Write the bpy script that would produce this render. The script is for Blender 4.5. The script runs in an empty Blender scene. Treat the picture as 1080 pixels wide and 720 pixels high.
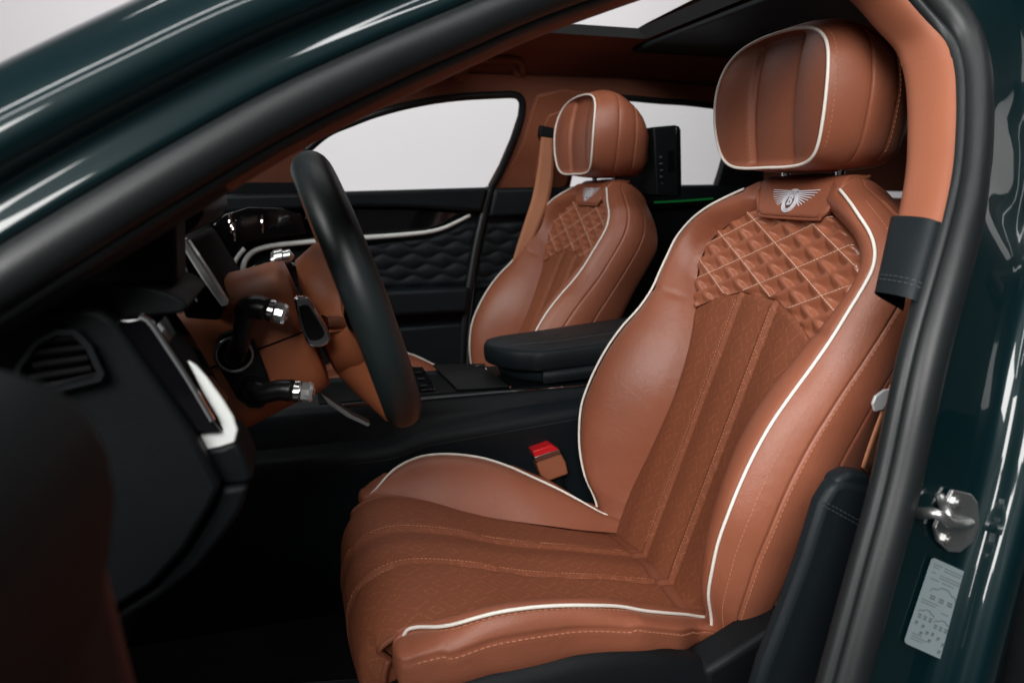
import bpy, bmesh, math, random
import numpy as np
from mathutils import Vector, Matrix
from mathutils.geometry import delaunay_2d_cdt
random.seed(7)
rad = math.radians
S = bpy.context.scene
COL = S.collection

# ------------------------------------------------------------------ camera
F_PX, YAW, PITCH = 760.0, rad(17.0), rad(12.2)
CAM = np.array([-0.731, -0.938, 1.120])
FW = np.array([math.sin(YAW)*math.cos(PITCH), math.cos(YAW)*math.cos(PITCH), -math.sin(PITCH)])
RT = np.array([math.cos(YAW), -math.sin(YAW), 0.0])
UP = np.cross(RT, FW)
cam = bpy.data.cameras.new('camera')
cam_ob = bpy.data.objects.new('camera', cam)
COL.objects.link(cam_ob)
cam_ob.matrix_world = Matrix(((RT[0], UP[0], -FW[0], CAM[0]), (RT[1], UP[1], -FW[1], CAM[1]), (RT[2], UP[2], -FW[2], CAM[2]), (0, 0, 0, 1)))
cam.sensor_width = 36.0
cam.lens = 36.0*F_PX/1080.0
cam.clip_start, cam.clip_end = 0.02, 200
cam.dof.use_dof = True
cam.dof.focus_distance = 1.03
cam.dof.aperture_fstop = 4.8
S.camera = cam_ob

# ------------------------------------------------------------------ world, lamps, exposure
W = bpy.data.worlds.new('World'); S.world = W; W.use_nodes = True
W.node_tree.nodes['Background'].inputs[0].default_value = (0.95, 0.97, 1.0, 1)
W.node_tree.nodes['Background'].inputs[1].default_value = 0.05
S.view_settings.view_transform = 'Standard'; S.view_settings.look = 'None'
S.view_settings.exposure = 0.0; S.view_settings.gamma = 1.0
def area(name, loc, target, sx, sy, watts, col=(1, 1, 1)):
    l = bpy.data.lights.new(name, 'AREA'); l.shape = 'RECTANGLE'; l.size, l.size_y = sx, sy
    l.energy = watts; l.color = col
    o = bpy.data.objects.new(name, l); COL.objects.link(o); o.location = loc
    o.rotation_euler = (Vector(target)-Vector(loc)).to_track_quat('-Z', 'Y').to_euler()
    return o
area('softbox', (-2.0, -2.9, 2.9), (-0.2, 0.1, 0.8), 2.0, 1.5, 172, (1, .985, .96))
area('front_softbox', (-4.2, -0.9, 2.5), (-0.3, 0.3, 0.9), 1.8, 1.4, 150, (1, .985, .96))
area('ceiling_strip', (-0.6, -0.75, 3.3), (-0.6, -0.45, 0.9), 4.2, 0.10, 22)
area('ceiling_strip', (-0.6, -1.5, 3.3), (-0.6, -0.6, 0.9), 4.2, 0.10, 22)
area('backdrop_lamp', (0.5, 2.0, 5.0), (0.5, 6.5, 1.8), 6.0, 0.8, 265)

# ------------------------------------------------------------------ picture rays onto real planes of the car
def ray(x, y): return FW + RT*(x-540)/F_PX + UP*(360-y)/F_PX
def PL(x, y, ax, val):
    d = ray(x, y); i = 'xyz'.index(ax); return CAM + d*((val-CAM[i])/d[i])
def PY(x, y, v): return PL(x, y, 'y', v)
def PX(x, y, v): return PL(x, y, 'x', v)
def PZ(x, y, v): return PL(x, y, 'z', v)
def PN(x, y, p0, n):
    d = ray(x, y); return CAM + d*(np.dot(n, np.array(p0)-CAM)/np.dot(n, d))
def near_y(z): return -0.40+0.55*(z-1.05) if z > 1.05 else -0.40+0.15*(z-1.05)
def far_y(z): return 1.10-0.45*(z-1.05) if z > 1.05 else 1.10
def SURF(x, y, fy, off=0.0):
    d = ray(x, y); lo, hi = 0.05, 6.0
    for _ in range(60):
        m = (lo+hi)/2; p = CAM+d*m
        if p[1] < fy(p[2])+off: lo = m
        else: hi = m
    return CAM+d*lo

# ------------------------------------------------------------------ materials
def mat(name, col, rough=0.5, metal=0.0, spec=0.5, coat=0.0, coat_rough=0.05):
    m = bpy.data.materials.new(name); m.use_nodes = True
    b = m.node_tree.nodes['Principled BSDF']
    b.inputs['Base Color'].default_value = (*col, 1); b.inputs['Roughness'].default_value = rough
    b.inputs['Metallic'].default_value = metal; b.inputs['Specular IOR Level'].default_value = spec
    b.inputs['Coat Weight'].default_value = coat; b.inputs['Coat Roughness'].default_value = coat_rough
    return m
def nd(m, t, **kw):
    n = m.node_tree.nodes.new(t)
    for k, v in kw.items(): setattr(n, k, v)
    return n
def lk(m, a, b): m.node_tree.links.new(a, b)
def grain(m, scale=700, strength=0.25, dist=0.0008, vary=0.12, vscale=9, rvary=0.08, pucker=0.0):
    """fine grain bump, with slow variation of colour and gloss"""
    b = m.node_tree.nodes['Principled BSDF']
    tc = nd(m, 'ShaderNodeTexCoord')
    v = nd(m, 'ShaderNodeTexVoronoi'); v.inputs['Scale'].default_value = scale
    lk(m, tc.outputs['Object'], v.inputs['Vector'])
    n = nd(m, 'ShaderNodeTexNoise'); n.inputs['Scale'].default_value = vscale; n.inputs['Detail'].default_value = 4
    lk(m, tc.outputs['Object'], n.inputs['Vector'])
    bp = nd(m, 'ShaderNodeBump'); bp.inputs['Strength'].default_value = strength; bp.inputs['Distance'].default_value = dist
    lk(m, v.outputs['Distance'], bp.inputs['Height']); lk(m, bp.outputs['Normal'], b.inputs['Normal'])
    if pucker:
        n2 = nd(m, 'ShaderNodeTexNoise'); n2.inputs['Scale'].default_value = 38; n2.inputs['Detail'].default_value = 3; n2.inputs['Distortion'].default_value = 1.2
        lk(m, tc.outputs['Object'], n2.inputs['Vector'])
        b0 = nd(m, 'ShaderNodeBump'); b0.inputs['Strength'].default_value = pucker; b0.inputs['Distance'].default_value = 0.004
        lk(m, n2.outputs['Fac'], b0.inputs['Height']); lk(m, b0.outputs['Normal'], bp.inputs['Normal'])
    base = tuple(b.inputs['Base Color'].default_value)
    mx = nd(m, 'ShaderNodeMix', data_type='RGBA')
    mx.inputs['A'].default_value = tuple(c*(1-vary) for c in base[:3])+(1,)
    mx.inputs['B'].default_value = tuple(c*(1+vary) for c in base[:3])+(1,)
    lk(m, n.outputs['Fac'], mx.inputs['Factor']); lk(m, mx.outputs['Result'], b.inputs['Base Color'])
    r0 = b.inputs['Roughness'].default_value
    mr = nd(m, 'ShaderNodeMapRange'); mr.inputs['To Min'].default_value = r0-rvary; mr.inputs['To Max'].default_value = r0+rvary
    lk(m, n.outputs['Fac'], mr.inputs['Value']); lk(m, mr.outputs['Result'], b.inputs['Roughness'])
    return m
TAN = (0.280, 0.090, 0.048)
M = {}
M['leather'] = grain(mat('tan_leather', TAN, 0.41, spec=0.5), 800, 0.32, vary=.16, rvary=.10, pucker=.16)
M['column_leather'] = grain(mat('tan_column_leather', (0.33, 0.100, 0.042), 0.45, spec=0.4), 800, 0.2)
M['trim_tan'] = grain(mat('tan_pillar_leather', (0.265, 0.088, 0.046), 0.55, spec=0.3), 800, 0.2)
M['suede'] = grain(mat('tan_headliner', (0.215, 0.083, 0.052), 0.9, spec=0.1), 900, 0.3)
M['piping'] = mat('cream_piping', (0.84, 0.79, 0.72), 0.45)
M['thread'] = mat('cream_thread', (0.78, 0.55, 0.42), 0.7)
M['tan_thread'] = mat('tan_thread', (0.46, 0.19, 0.105), 0.7)
M['dark_thread'] = mat('grey_thread', (0.05, 0.06, 0.068), 0.7)
M['silver_thread'] = mat('silver_thread', (0.72, 0.71, 0.76), 0.5)
M['black'] = grain(mat('black_leather', (0.0065, 0.0100, 0.0125), 0.50, spec=0.24), 800, 0.25)
M['dash_black'] = grain(mat('black_dash_leather', (0.0026, 0.0038, 0.0046), 0.54, spec=0.17), 800, 0.25)
M['black_plastic'] = grain(mat('black_plastic', (0.004, 0.0055, 0.0065), 0.52, spec=0.2), 900, 0.15)
M['wheel_leather'] = grain(mat('black_wheel_leather', (0.011, 0.017, 0.018), 0.42, spec=0.5), 900, 0.15)
M['carpet'] = grain(mat('black_carpet', (0.010, 0.010, 0.0105), 0.95, spec=0.1), 900, 0.6, 0.002)
M['gloss'] = mat('piano_black', (0.004, 0.004, 0.005), 0.06, spec=0.6)
M['rubber'] = grain(mat('rubber_seal', (0.0085, 0.0105, 0.0115), 0.42, spec=0.38), 600, 0.1)
M['chrome'] = mat('chrome', (0.80, 0.80, 0.80), 0.08, 1.0)
M['steel'] = grain(mat('brushed_steel', (0.46, 0.46, 0.455), 0.33, 0.95), 300, 0.1)
M['knurl'] = mat('knurled_chrome', (0.55, 0.55, 0.55), 0.22, 1.0)
M['cream'] = mat('cream_veneer', (0.74, 0.76, 0.74), 0.25, coat=0.6)
M['paint'] = mat('dark_green_paint', (0.0003, 0.0095, 0.0118), 0.36, metal=0.18, spec=0.15, coat=1.0, coat_rough=0.03)
M['red'] = mat('red_button', (0.62, 0.012, 0.018), 0.35)
M['tan_plastic'] = mat('tan_plastic', (0.33, 0.115, 0.06), 0.42)
M['webbing'] = grain(mat('tan_webbing', (0.42, 0.17, 0.085), 0.7), 1200, 0.3)
M['paper'] = mat('label_paper', (0.19, 0.235, 0.25), 0.55)
M['ink'] = mat('label_ink', (0.085, 0.10, 0.11), 0.6)
M['wall'] = grain(mat('studio_wall_paint', (0.72, 0.695, 0.712), 0.9, spec=0.1), 60, 0.1, 0.002, 0.012, 1.2, 0.02)
M['floor'] = grain(mat('studio_floor_paint', (0.055, 0.056, 0.06), 0.5), 60, 0.1, 0.002, 0.05, 1.2)
M['stalk_black'] = mat('satin_black', (0.006, 0.006, 0.007), 0.32, spec=.35)
M['screen'] = mat('dark_screen', (0.003, 0.004, 0.0045), 0.3, spec=.10)
M['satin_metal'] = mat('satin_metal', (0.7, 0.71, 0.73), 0.4, 0.4)
M['crystal'] = mat('crystal', (0.85, 0.85, 0.85), 0.10, 0.85)
g = mat('green_glow', (0, 0, 0)); g.node_tree.nodes['Principled BSDF'].inputs['Emission Color'].default_value = (0.02, 0.6, 0.12, 1)
g.node_tree.nodes['Principled BSDF'].inputs['Emission Strength'].default_value = 0.10; M['glow'] = g
gl = bpy.data.materials.new('window_glass'); gl.use_nodes = True
t = gl.node_tree; t.nodes.clear()
o_ = t.nodes.new('ShaderNodeOutputMaterial'); mx = t.nodes.new('ShaderNodeMixShader'); tr = t.nodes.new('ShaderNodeBsdfTransparent')
gs = t.nodes.new('ShaderNodeBsdfGlossy'); gs.inputs['Roughness'].default_value = 0.0; fr = t.nodes.new('ShaderNodeFresnel'); fr.inputs['IOR'].default_value = 1.25
tr.inputs[0].default_value = (0.93, 0.95, 0.94, 1)
t.links.new(fr.outputs[0], mx.inputs[0]); t.links.new(tr.outputs[0], mx.inputs[1]); t.links.new(gs.outputs[0], mx.inputs[2]); t.links.new(mx.outputs[0], o_.inputs[0])
M['glass'] = gl

def insert_leather(name, col):
    """perforated, embossed seat leather: nested diamonds of fine lines and pinholes, drawn in the sheet's own UV (metres)"""
    m = grain(mat(name, col, 0.62, spec=0.3), 900, 0.25, vary=0.08)
    b = m.node_tree.nodes['Principled BSDF']
    uv = nd(m, 'ShaderNodeUVMap'); sp = nd(m, 'ShaderNodeSeparateXYZ'); lk(m, uv.outputs[0], sp.inputs[0])
    def mth(op, a, c=None, c2=None):
        n = nd(m, 'ShaderNodeMath', operation=op)
        for i, v in enumerate((a, c, c2)):
            if v is None: continue
            if isinstance(v, (int, float)): n.inputs[i].default_value = v
            else: lk(m, v, n.inputs[i])
        return n.outputs[0]
    fu = mth('PINGPONG', mth('MULTIPLY', sp.outputs[0], 1/0.036), 0.5)
    fv = mth('PINGPONG', mth('MULTIPLY', sp.outputs[1], 1/0.050), 0.5)
    d = mth('ADD', fu, fv)
    rings = mth('PINGPONG', mth('MULTIPLY', d, 2.5), 0.5)
    line = mth('LESS_THAN', rings, 0.085)
    vo = nd(m, 'ShaderNodeTexVoronoi'); vo.inputs['Scale'].default_value = 420; vo.inputs['Randomness'].default_value = 0.12
    lk(m, uv.outputs[0], vo.inputs['Vector'])
    dot = mth('LESS_THAN', vo.outputs['Distance'], 0.27)
    tot = mth('MULTIPLY', dot, 0.65)
    old = b.inputs['Base Color'].links[0].from_socket
    mx = nd(m, 'ShaderNodeMix', data_type='RGBA', blend_type='MULTIPLY'); mx.inputs['B'].default_value = (0.50, 0.45, 0.42, 1)
    lk(m, tot, mx.inputs['Factor']); lk(m, old, mx.inputs['A']); lk(m, mx.outputs['Result'], b.inputs['Base Color'])
    mx2 = nd(m, 'ShaderNodeMix', data_type='RGBA', blend_type='MULTIPLY', clamp_result=False); mx2.inputs['B'].default_value = (1.55, 1.6, 1.6, 1)
    vo2 = nd(m, 'ShaderNodeTexVoronoi'); vo2.inputs['Scale'].default_value = 520; lk(m, uv.outputs[0], vo2.inputs['Vector'])
    lk(m, mth('MULTIPLY', line, mth('LESS_THAN', vo2.outputs['Distance'], 0.5)), mx2.inputs['Factor']); lk(m, mx.outputs['Result'], mx2.inputs['A']); lk(m, mx2.outputs['Result'], b.inputs['Base Color'])
    tot = mth('MAXIMUM', tot, mth('MULTIPLY', line, -0.5))
    b2 = nd(m, 'ShaderNodeBump'); b2.inputs['Strength'].default_value = 0.5; b2.inputs['Distance'].default_value = 0.0007; b2.invert = True
    lk(m, tot, b2.inputs['Height']); lk(m, b.inputs['Normal'].links[0].from_socket, b2.inputs['Normal'])
    lk(m, b2.outputs['Normal'], b.inputs['Normal'])
    return m
M['insert'] = insert_leather('perforated_tan_leather', (0.225, 0.069, 0.032))
M['quilt_leather'] = grain(mat('quilted_tan_leather', (0.315, 0.104, 0.054), 0.30, spec=0.75), 800, 0.2)
M['insert_plain'] = grain(mat('plain_insert_leather', (0.20, 0.062, 0.031), 0.55, spec=0.35), 800, 0.25)
M['shaded_leather'] = grain(mat('shaded_tan_leather', (0.075, 0.022, 0.016), 0.5, spec=0.3), 800, 0.2)  # tan leather of the door stripe, with the door's shade put into its colour

# ------------------------------------------------------------------ builders
def empty(name, loc, label=None, cat=None, group=None):
    o = bpy.data.objects.new(name, None); COL.objects.link(o); o.location = loc; o.empty_display_size = 0.1
    if label: o['label'] = label
    if cat: o['category'] = cat
    if group: o['group'] = group
    bpy.context.view_layer.update()
    return o
def put(o, parent):
    if parent is not None:
        r = parent; base = Vector((0, 0, 0))
        while r is not None:
            base += r.location; r = r.parent
        o.parent = parent; o.matrix_parent_inverse = Matrix.Identity(4)
        o.location = o.location - base
    return o
class MB:
    def __init__(s): s.v = []; s.f = []; s.uv = None
    def add(s, v, f):
        k = len(s.v); s.v += [tuple(map(float, p)) for p in v]; s.f += [tuple(i+k for i in q) for q in f]; return s
    def build(s, name, m, parent=None, smooth=True, sharp=40, bevel=0.0, seg=3, solid=0.0, uv=None, sub=0, recalc=False):
        # mesh points are kept relative to the owner's base so that the owner moves as one
        base = Vector((0, 0, 0)); r = parent
        while r is not None: base += r.location; r = r.parent
        me = bpy.data.meshes.new(name)
        me.from_pydata([(p[0]-base.x, p[1]-base.y, p[2]-base.z) for p in s.v], [], s.f)
        if uv is not None:
            l = me.uv_layers.new(name='UVMap')
            for lp in me.loops: l.data[lp.index].uv = uv[lp.vertex_index]
        if recalc:
            bm = bmesh.new(); bm.from_mesh(me); bmesh.ops.remove_doubles(bm, verts=bm.verts, dist=1e-6)
            bmesh.ops.recalc_face_normals(bm, faces=bm.faces); bm.to_mesh(me); bm.free()
        me.materials.append(M[m] if isinstance(m, str) else m)
        if smooth:
            me.shade_smooth()
            if sharp < 180: me.set_sharp_from_angle(angle=rad(sharp))
        o = bpy.data.objects.new(name, me); COL.objects.link(o)
        if parent is not None: o.parent = parent
        if solid:
            d = o.modifiers.new('solid', 'SOLIDIFY'); d.thickness = solid; d.offset = -1
        if bevel:
            d = o.modifiers.new('bevel', 'BEVEL'); d.width = bevel; d.segments = seg; d.limit_method = 'ANGLE'; d.angle_limit = rad(30)
            d.harden_normals = False
            me.shade_smooth()
        if sub:
            d = o.modifiers.new('sub', 'SUBSURF'); d.levels = d.render_levels = sub
        return o
def tag(o, label, cat, group=None):
    o['label'] = label; o['category'] = cat
    if group: o['group'] = group
    return o
def spline(P, n=8, closed=False):
    P = [np.array(p, float) for p in P]; N = len(P); out = []
    rng = range(N if closed else N-1)
    for i in rng:
        if closed: a, b, c, d = P[i-1], P[i], P[(i+1) % N], P[(i+2) % N]
        else:
            b, c = P[i], P[i+1]; a = P[i-1] if i > 0 else 2*b-c; d = P[i+2] if i+2 < N else 2*c-b
        for k in range(n):
            t = k/n
            out.append(0.5*((2*b)+(c-a)*t+(2*a-5*b+4*c-d)*t*t+(3*b-a-3*c+d)*t**3))
    if not closed: out.append(P[-1])
    return out
def resample(P, step, closed=False):
    P = [np.array(p, float) for p in P]
    if closed: P = P+[P[0]]
    L = [0]
    for a, b in zip(P[:-1], P[1:]): L.append(L[-1]+np.linalg.norm(b-a))
    n = max(2, int(round(L[-1]/step))+1); ts = np.linspace(0, L[-1], n)
    A = np.array(P); out = np.stack([np.interp(ts, L, A[:, i]) for i in range(A.shape[1])], 1)
    return list(out[:-1] if closed else out)
def frames(P, up=None, closed=False):
    P = np.array(P); n = len(P); T = []
    for i in range(n):
        a = P[(i-1) % n] if (closed or i > 0) else P[0]; b = P[(i+1) % n] if (closed or i < n-1) else P[-1]
        t = b-a; T.append(t/(np.linalg.norm(t)+1e-12))
    fr = []; ref = np.array(up if up is not None else (0, 0, 1.0), float)
    if up is None and abs(T[0][2]) > .9: ref = np.array((1.0, 0, 0))
    for t in T:
        s = np.cross(t, ref); s /= (np.linalg.norm(s)+1e-12); u = np.cross(s, t)
        if up is None: ref = u
        fr.append((t, s, u))
    return fr
def tube(mb, P, r, seg=8, closed=False, caps=True):
    fr = frames(P, None, closed); n = len(P); V = []; Fc = []
    for i, (p, (t, s, u)) in enumerate(zip(P, fr)):
        rr = r[i] if hasattr(r, '__len__') else r
        for k in range(seg):
            a = 2*math.pi*k/seg; V.append(np.array(p)+(s*math.cos(a)+u*math.sin(a))*rr)
    m = n if closed else n-1
    for i in range(m):
        j = (i+1) % n
        for k in range(seg):
            k2 = (k+1) % seg; Fc.append((i*seg+k, i*seg+k2, j*seg+k2, j*seg+k))
    if caps and not closed:
        Fc.append(tuple(range(seg-1, -1, -1))); Fc.append(tuple((n-1)*seg+k for k in range(seg)))
    mb.add(V, Fc); return mb
def sweep(mb, P, prof, adir, bdir, closed_prof=False, bsc=None):
    """carry a profile of (a, b) offsets along P; adir(t) and bdir give its two axes"""
    n = len(P); m = len(prof); fr = frames(P, (0, 1, 0)); V = []; Fc = []
    for i_, (p, (t, s, u)) in enumerate(zip(P, fr)):
        A = adir(t); Bv = np.array(bdir, float)*(1 if bsc is None else bsc[0]+(bsc[1]-bsc[0])*i_/max(1, n-1))
        for a, b in prof: V.append(np.array(p)+A*a+Bv*b)
    mm = m if closed_prof else m-1
    for i in range(n-1):
        for k in range(mm):
            k2 = (k+1) % m; Fc.append((i*m+k, i*m+k2, (i+1)*m+k2, (i+1)*m+k))
    mb.add(V, Fc); return mb
def prism(mb, poly, vec):
    n = len(poly); vec = np.array(vec, float)
    V = [np.array(p) for p in poly]+[np.array(p)+vec for p in poly]
    Fc = [tuple(range(n-1, -1, -1)), tuple(range(n, 2*n))]+[(i, (i+1) % n, n+(i+1) % n, n+i) for i in range(n)]
    mb.add(V, Fc); return mb
def box(mb, lo, hi):
    x0, y0, z0 = lo; x1, y1, z1 = hi
    return prism(mb, [(x0, y0, z0), (x1, y0, z0), (x1, y1, z0), (x0, y1, z0)], (0, 0, z1-z0))
def grid(mb, rows, closed=False, flip=False):
    n = len(rows); m = len(rows[0]); V = [p for r in rows for p in r]; Fc = []
    for i in range(n-1):
        for k in range(m if closed else m-1):
            k2 = (k+1) % m; q = (i*m+k, i*m+k2, (i+1)*m+k2, (i+1)*m+k); Fc.append(q[::-1] if flip else q)
    mb.add(V, Fc); return mb
def dashes(mb, P, N, on=0.0042, off=0.0030, w=0.0007, h=0.0006):
    """a row of thread stitches lying on a surface along P with normals N"""
    P = [np.array(p) for p in P]; L = [0]
    for a, b in zip(P[:-1], P[1:]): L.append(L[-1]+np.linalg.norm(b-a))
    N = list(N)[:len(P)]; N += [N[-1]]*(len(P)-len(N))
    A = np.array(P); B = np.array([np.array(n) for n in N])
    def at(t): return np.array([np.interp(t, L, A[:, i]) for i in range(3)]), np.array([np.interp(t, L, B[:, i]) for i in range(3)])
    t = 0.001
    while t+on < L[-1]:
        p0, n0 = at(t); p1, n1 = at(t+on); d = p1-p0; d /= np.linalg.norm(d)+1e-12
        s = np.cross(n0, d); s /= np.linalg.norm(s)+1e-12
        V = [p0-s*w-n0*h, p0+s*w-n0*h, p1+s*w-n1*h, p1-s*w-n1*h, p0-s*w*.6+n0*h, p0+s*w*.6+n0*h, p1+s*w*.6+n1*h, p1-s*w*.6+n1*h]
        mb.add(V, [(4, 5, 6, 7), (0, 1, 5, 4), (1, 2, 6, 5), (2, 3, 7, 6), (3, 0, 4, 7)]); t += on+off
    return mb
def inside(pts, poly):
    x, y = pts[:, 0], pts[:, 1]; r = np.zeros(len(pts), bool); n = len(poly); j = n-1
    for i in range(n):
        xi, yi = poly[i]; xj, yj = poly[j]
        c = ((yi > y) != (yj > y)) & (x < (xj-xi)*(y-yi)/(yj-yi+1e-15)+xi); r ^= c; j = i
    return r
def edge_dist(pts, poly):
    d = np.full(len(pts), 1e9)
    for (a, b) in zip(poly, poly[1:]+poly[:1]):
        a = np.array(a); b = np.array(b); ab = b-a; t = np.clip(((pts-a)@ab)/(ab@ab+1e-15), 0, 1)
        d = np.minimum(d, np.linalg.norm(pts-(a+t[:, None]*ab), axis=1))
    return d
def zone(poly, step, pts=None):
    """fill a 2D outline with well-spread triangles; returns points and faces"""
    poly = [tuple(p) for p in resample(poly, step, True)]
    P = np.array(poly)
    if pts is None:
        xs = np.arange(P[:, 0].min(), P[:, 0].max(), step); ys = np.arange(P[:, 1].min(), P[:, 1].max(), step*.87)
        pts = np.array([(x+(step/2 if j % 2 else 0), y) for j, y in enumerate(ys) for x in xs])
    ins = inside(pts, poly) & (edge_dist(pts, poly) > step*.45)
    allp = poly+[tuple(p) for p in pts[ins]]
    n = len(poly)
    r = delaunay_2d_cdt([Vector(p) for p in allp], [(i, (i+1) % n) for i in range(n)], [], 1, 1e-7)
    return [(v.x, v.y) for v in r[0]], [tuple(f) for f in r[2]]
def itp(tab):
    k = sorted(tab); X = [a for a, b in k]; Y = [b for a, b in k]
    # smooth monotone-ish interpolation: cubic through the table
    def f(x):
        if x <= X[0]: return Y[0]
        if x >= X[-1]: return Y[-1]
        i = int(np.searchsorted(X, x))-1; i = min(max(i, 0), len(X)-2)
        h = X[i+1]-X[i]; t = (x-X[i])/h
        def sl(j):
            if j == 0: return (Y[1]-Y[0])/(X[1]-X[0])
            if j == len(X)-1: return (Y[-1]-Y[-2])/(X[-1]-X[-2])
            return (Y[j+1]-Y[j-1])/(X[j+1]-X[j-1])
        m0, m1 = sl(i)*h, sl(i+1)*h
        return (2*t**3-3*t*t+1)*Y[i]+(t**3-2*t*t+t)*m0+(-2*t**3+3*t*t)*Y[i+1]+(t**3-t*t)*m1
    return f
def gs_(x, w): return math.exp(-(x/w)**2)
def sphere(mb, c, r, seg=16, rings=10, sx=1, sy=1, sz=1):
    rows = []
    for i in range(rings+1):
        a = math.pi*i/rings
        rows.append([(c[0]+r*sx*math.sin(a)*math.cos(2*math.pi*k/seg), c[1]+r*sy*math.sin(a)*math.sin(2*math.pi*k/seg), c[2]+r*sz*math.cos(a)) for k in range(seg)])
    return grid(mb, rows, closed=True)

# ================================================================== STUDIO
def structure(o): o['kind'] = 'structure'; return o
mb = MB(); prof = [(-4.0, 0.0)]
rows = []
for x in (-14, 16):
    r = [(x, -7.0, 0.0), (x, 5.0, 0.0)]
    rows.append(r)
structure(grid(MB(), rows, flip=True).build('studio_floor', 'floor'))
rows = []
for x in (-14, 16):
    r = [(x, 5.0, 0.004)]+[(x, 5.0+1.2*math.sin(a), 0.004+1.2*(1-math.cos(a))) for a in np.linspace(0.1, math.pi/2, 10)]+[(x, 6.2, 7.5)]
    rows.append(r)
structure(grid(MB(), rows, flip=True).build('studio_wall', 'wall'))

# ================================================================== SEAT
O = np.array([-0.197, 0, 0.544]); VX = np.array([.334, 0, .9426]); VX /= np.linalg.norm(VX)
UN = np.array([0, 1.0, 0]); NN = np.array([-VX[2], 0, VX[0]])
def B3(u, v, n): return O+UN*u+VX*v+NN*n
HW = itp([(-.06, .185), (0, .192), (.04, .207), (.08, .2198), (.12, .2275), (.16, .2345), (.2, .2355), (.24, .2352), (.28, .2345), (.32, .2335), (.36, .2300), (.4, .2305), (.44, .2345), (.48, .2375), (.5, .236), (.52, .2264), (.54, .208), (.56, .1797), (.58, .147), (.6, .1097)])
BH = itp([(-.06, .0), (0, .028), (.04, .060), (.08, .080), (.12, .093), (.16, .10), (.2, .10), (.24, .096), (.28, .088), (.32, .075), (.36, .058), (.4, .046), (.44, .040), (.48, .034), (.52, .030), (.56, .028), (.58, .022), (.6, .014)])
IW = itp([(-.06, .15), (0, .150), (.055, .148), (.136, .134), (.2, .124), (.24, .121), (.28, .124), (.33, .134), (.39, .156), (.41, .166), (.45, .185), (.478, .191), (.5, .187), (.52, .174), (.54, .150), (.563, .107), (.585, .06)])
FLU = .046
def base_n(v): return 0.0 if v < .55 else -1.9*(v-.55)**2
def quilt_bottom(u):
    a = abs(u); return float(np.interp(a, [0, .045, .103, .161], [.437, .437, .416, .386]))
QS, QH = .47, .0325
def bn(u, v, quilt=False):
    a = abs(u); iw = IW(v); hw = max(HW(v), iw+.01); b = BH(v); c = base_n(v)
    if a <= iw:
        n = c-.007*gs_(iw-a, .007)+.004*(a/max(iw, .02))**2
        if not quilt and v < .44:
            n += .0048*gs_(a-FLU+.003, .0050)-.0032*gs_(a-FLU-.005, .0028)-.0015*gs_(a-FLU+.011, .003)
            n -= .004*gs_(v-quilt_bottom(u), .004)
            # each panel between the flutes is lightly padded
            n += .002*math.cos(math.pi*min(1, abs(a-.095)/.045)) if a > FLU+.006 else .002*math.cos(math.pi*min(1, a/.04))
    else:
        t = min(1, (a-iw)/(hw-iw))
        n = c*(1-t)+b*(1-(1-t)**1.9)+.010*math.sin(math.pi*t)*min(1, b/.05)-.007*gs_(a-iw, .007)*(1-t)
        n -= .0035*gs_(v-.402, .0035)*min(1, t*4)
        n -= .004*gs_(1-t, .06)
    return n
def quilt_h(u, v):
    p = (v-QS*u)/QH; q = (v+QS*u)/QH
    fp, fq = p-math.floor(p), q-math.floor(q)
    return fp, fq
def norm_b(u, v):
    e = .002; p = B3(u, v, bn(u, v)); a = B3(u+e, v, bn(u+e, v))-p; b = B3(u, v+e, bn(u, v+e))-p
    n = np.cross(b, a); n /= np.linalg.norm(n); return n if n.dot(NN) > 0 else -n

seat = empty('front_seat', (-0.4, 0, 0.30), 'tan leather driver seat with cream piping and quilted back, nearest the open door', 'car seat', 'front seats')

# --- backrest: centre insert
vs = np.arange(-.06, .387, .012)
side = [(IW(v), v) for v in vs]
qb = [(u, quilt_bottom(u)) for u in np.linspace(-.156, .156, 25)]
poly = [(-a, v) for a, v in side]+qb+[(a, v) for a, v in side[::-1]]
P2, Fc = zone(poly, .0042)
mb = MB(); mb.add([B3(u, v, bn(u, v)) for u, v in P2], Fc)
insert = mb.build('backrest_insert', 'insert', seat, uv=P2, sharp=180)
for sgn in (-1, 1):
    mb = MB()
    for off in (-.004, .004):
        P = [(sgn*(FLU+.0022)+off, v) for v in np.arange(.0, .432, .006)]
        dashes(mb, [B3(u, v, bn(u, v)) for u, v in P], [norm_b(u, v) for u, v in P], .0032, .0026, .0005, .0004)
    mb.build('flute_stitching', 'tan_thread', insert, smooth=False)
# --- quilted shoulder panel
vs = list(np.arange(.388, .563, .007))+[.563]
side = [(IW(v), v) for v in vs]
poly = [(u, v) for u, v in qb]+[(a, v) for a, v in side]+[(.06, .585), (-.06, .585)]+[(-a, v) for a, v in side[::-1]]
sub = 18; pts = []
for i in range(0, 24*sub):
    for j in range(0, 24*sub):
        p, q = 6+i/sub, 6+j/sub
        v = (p+q)*QH/2; u = (q-p)*QH/2/QS
        if abs(u) < .2 and .37 < v < .6: pts.append((u, v))
pts = np.array(pts)
def lift_q(u, v):
    fp, fq = quilt_h(u, v)
    e = min(fp, 1-fp, fq, 1-fq)
    puff = (1-(1-min(1, 2*min(fp, 1-fp)))**2.2)*(1-(1-min(1, 2*min(fq, 1-fq)))**2.2)
    # the pad leans forward: fullest near its foot
    lean = .75+.5*((1-fp)+(1-fq))/2
    lo = min(fp, fq); up = max(fp, fq)
    q = min(1, max(0, (up-.50)/.50)); pit = (1-math.exp(-(lo/.15)**2))*(1-q*q*(3-2*q))
    return bn(u, v, True)+.0020*puff-.0098*pit+.003
P2, Fc = zone(poly, .0030, pts)
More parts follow.
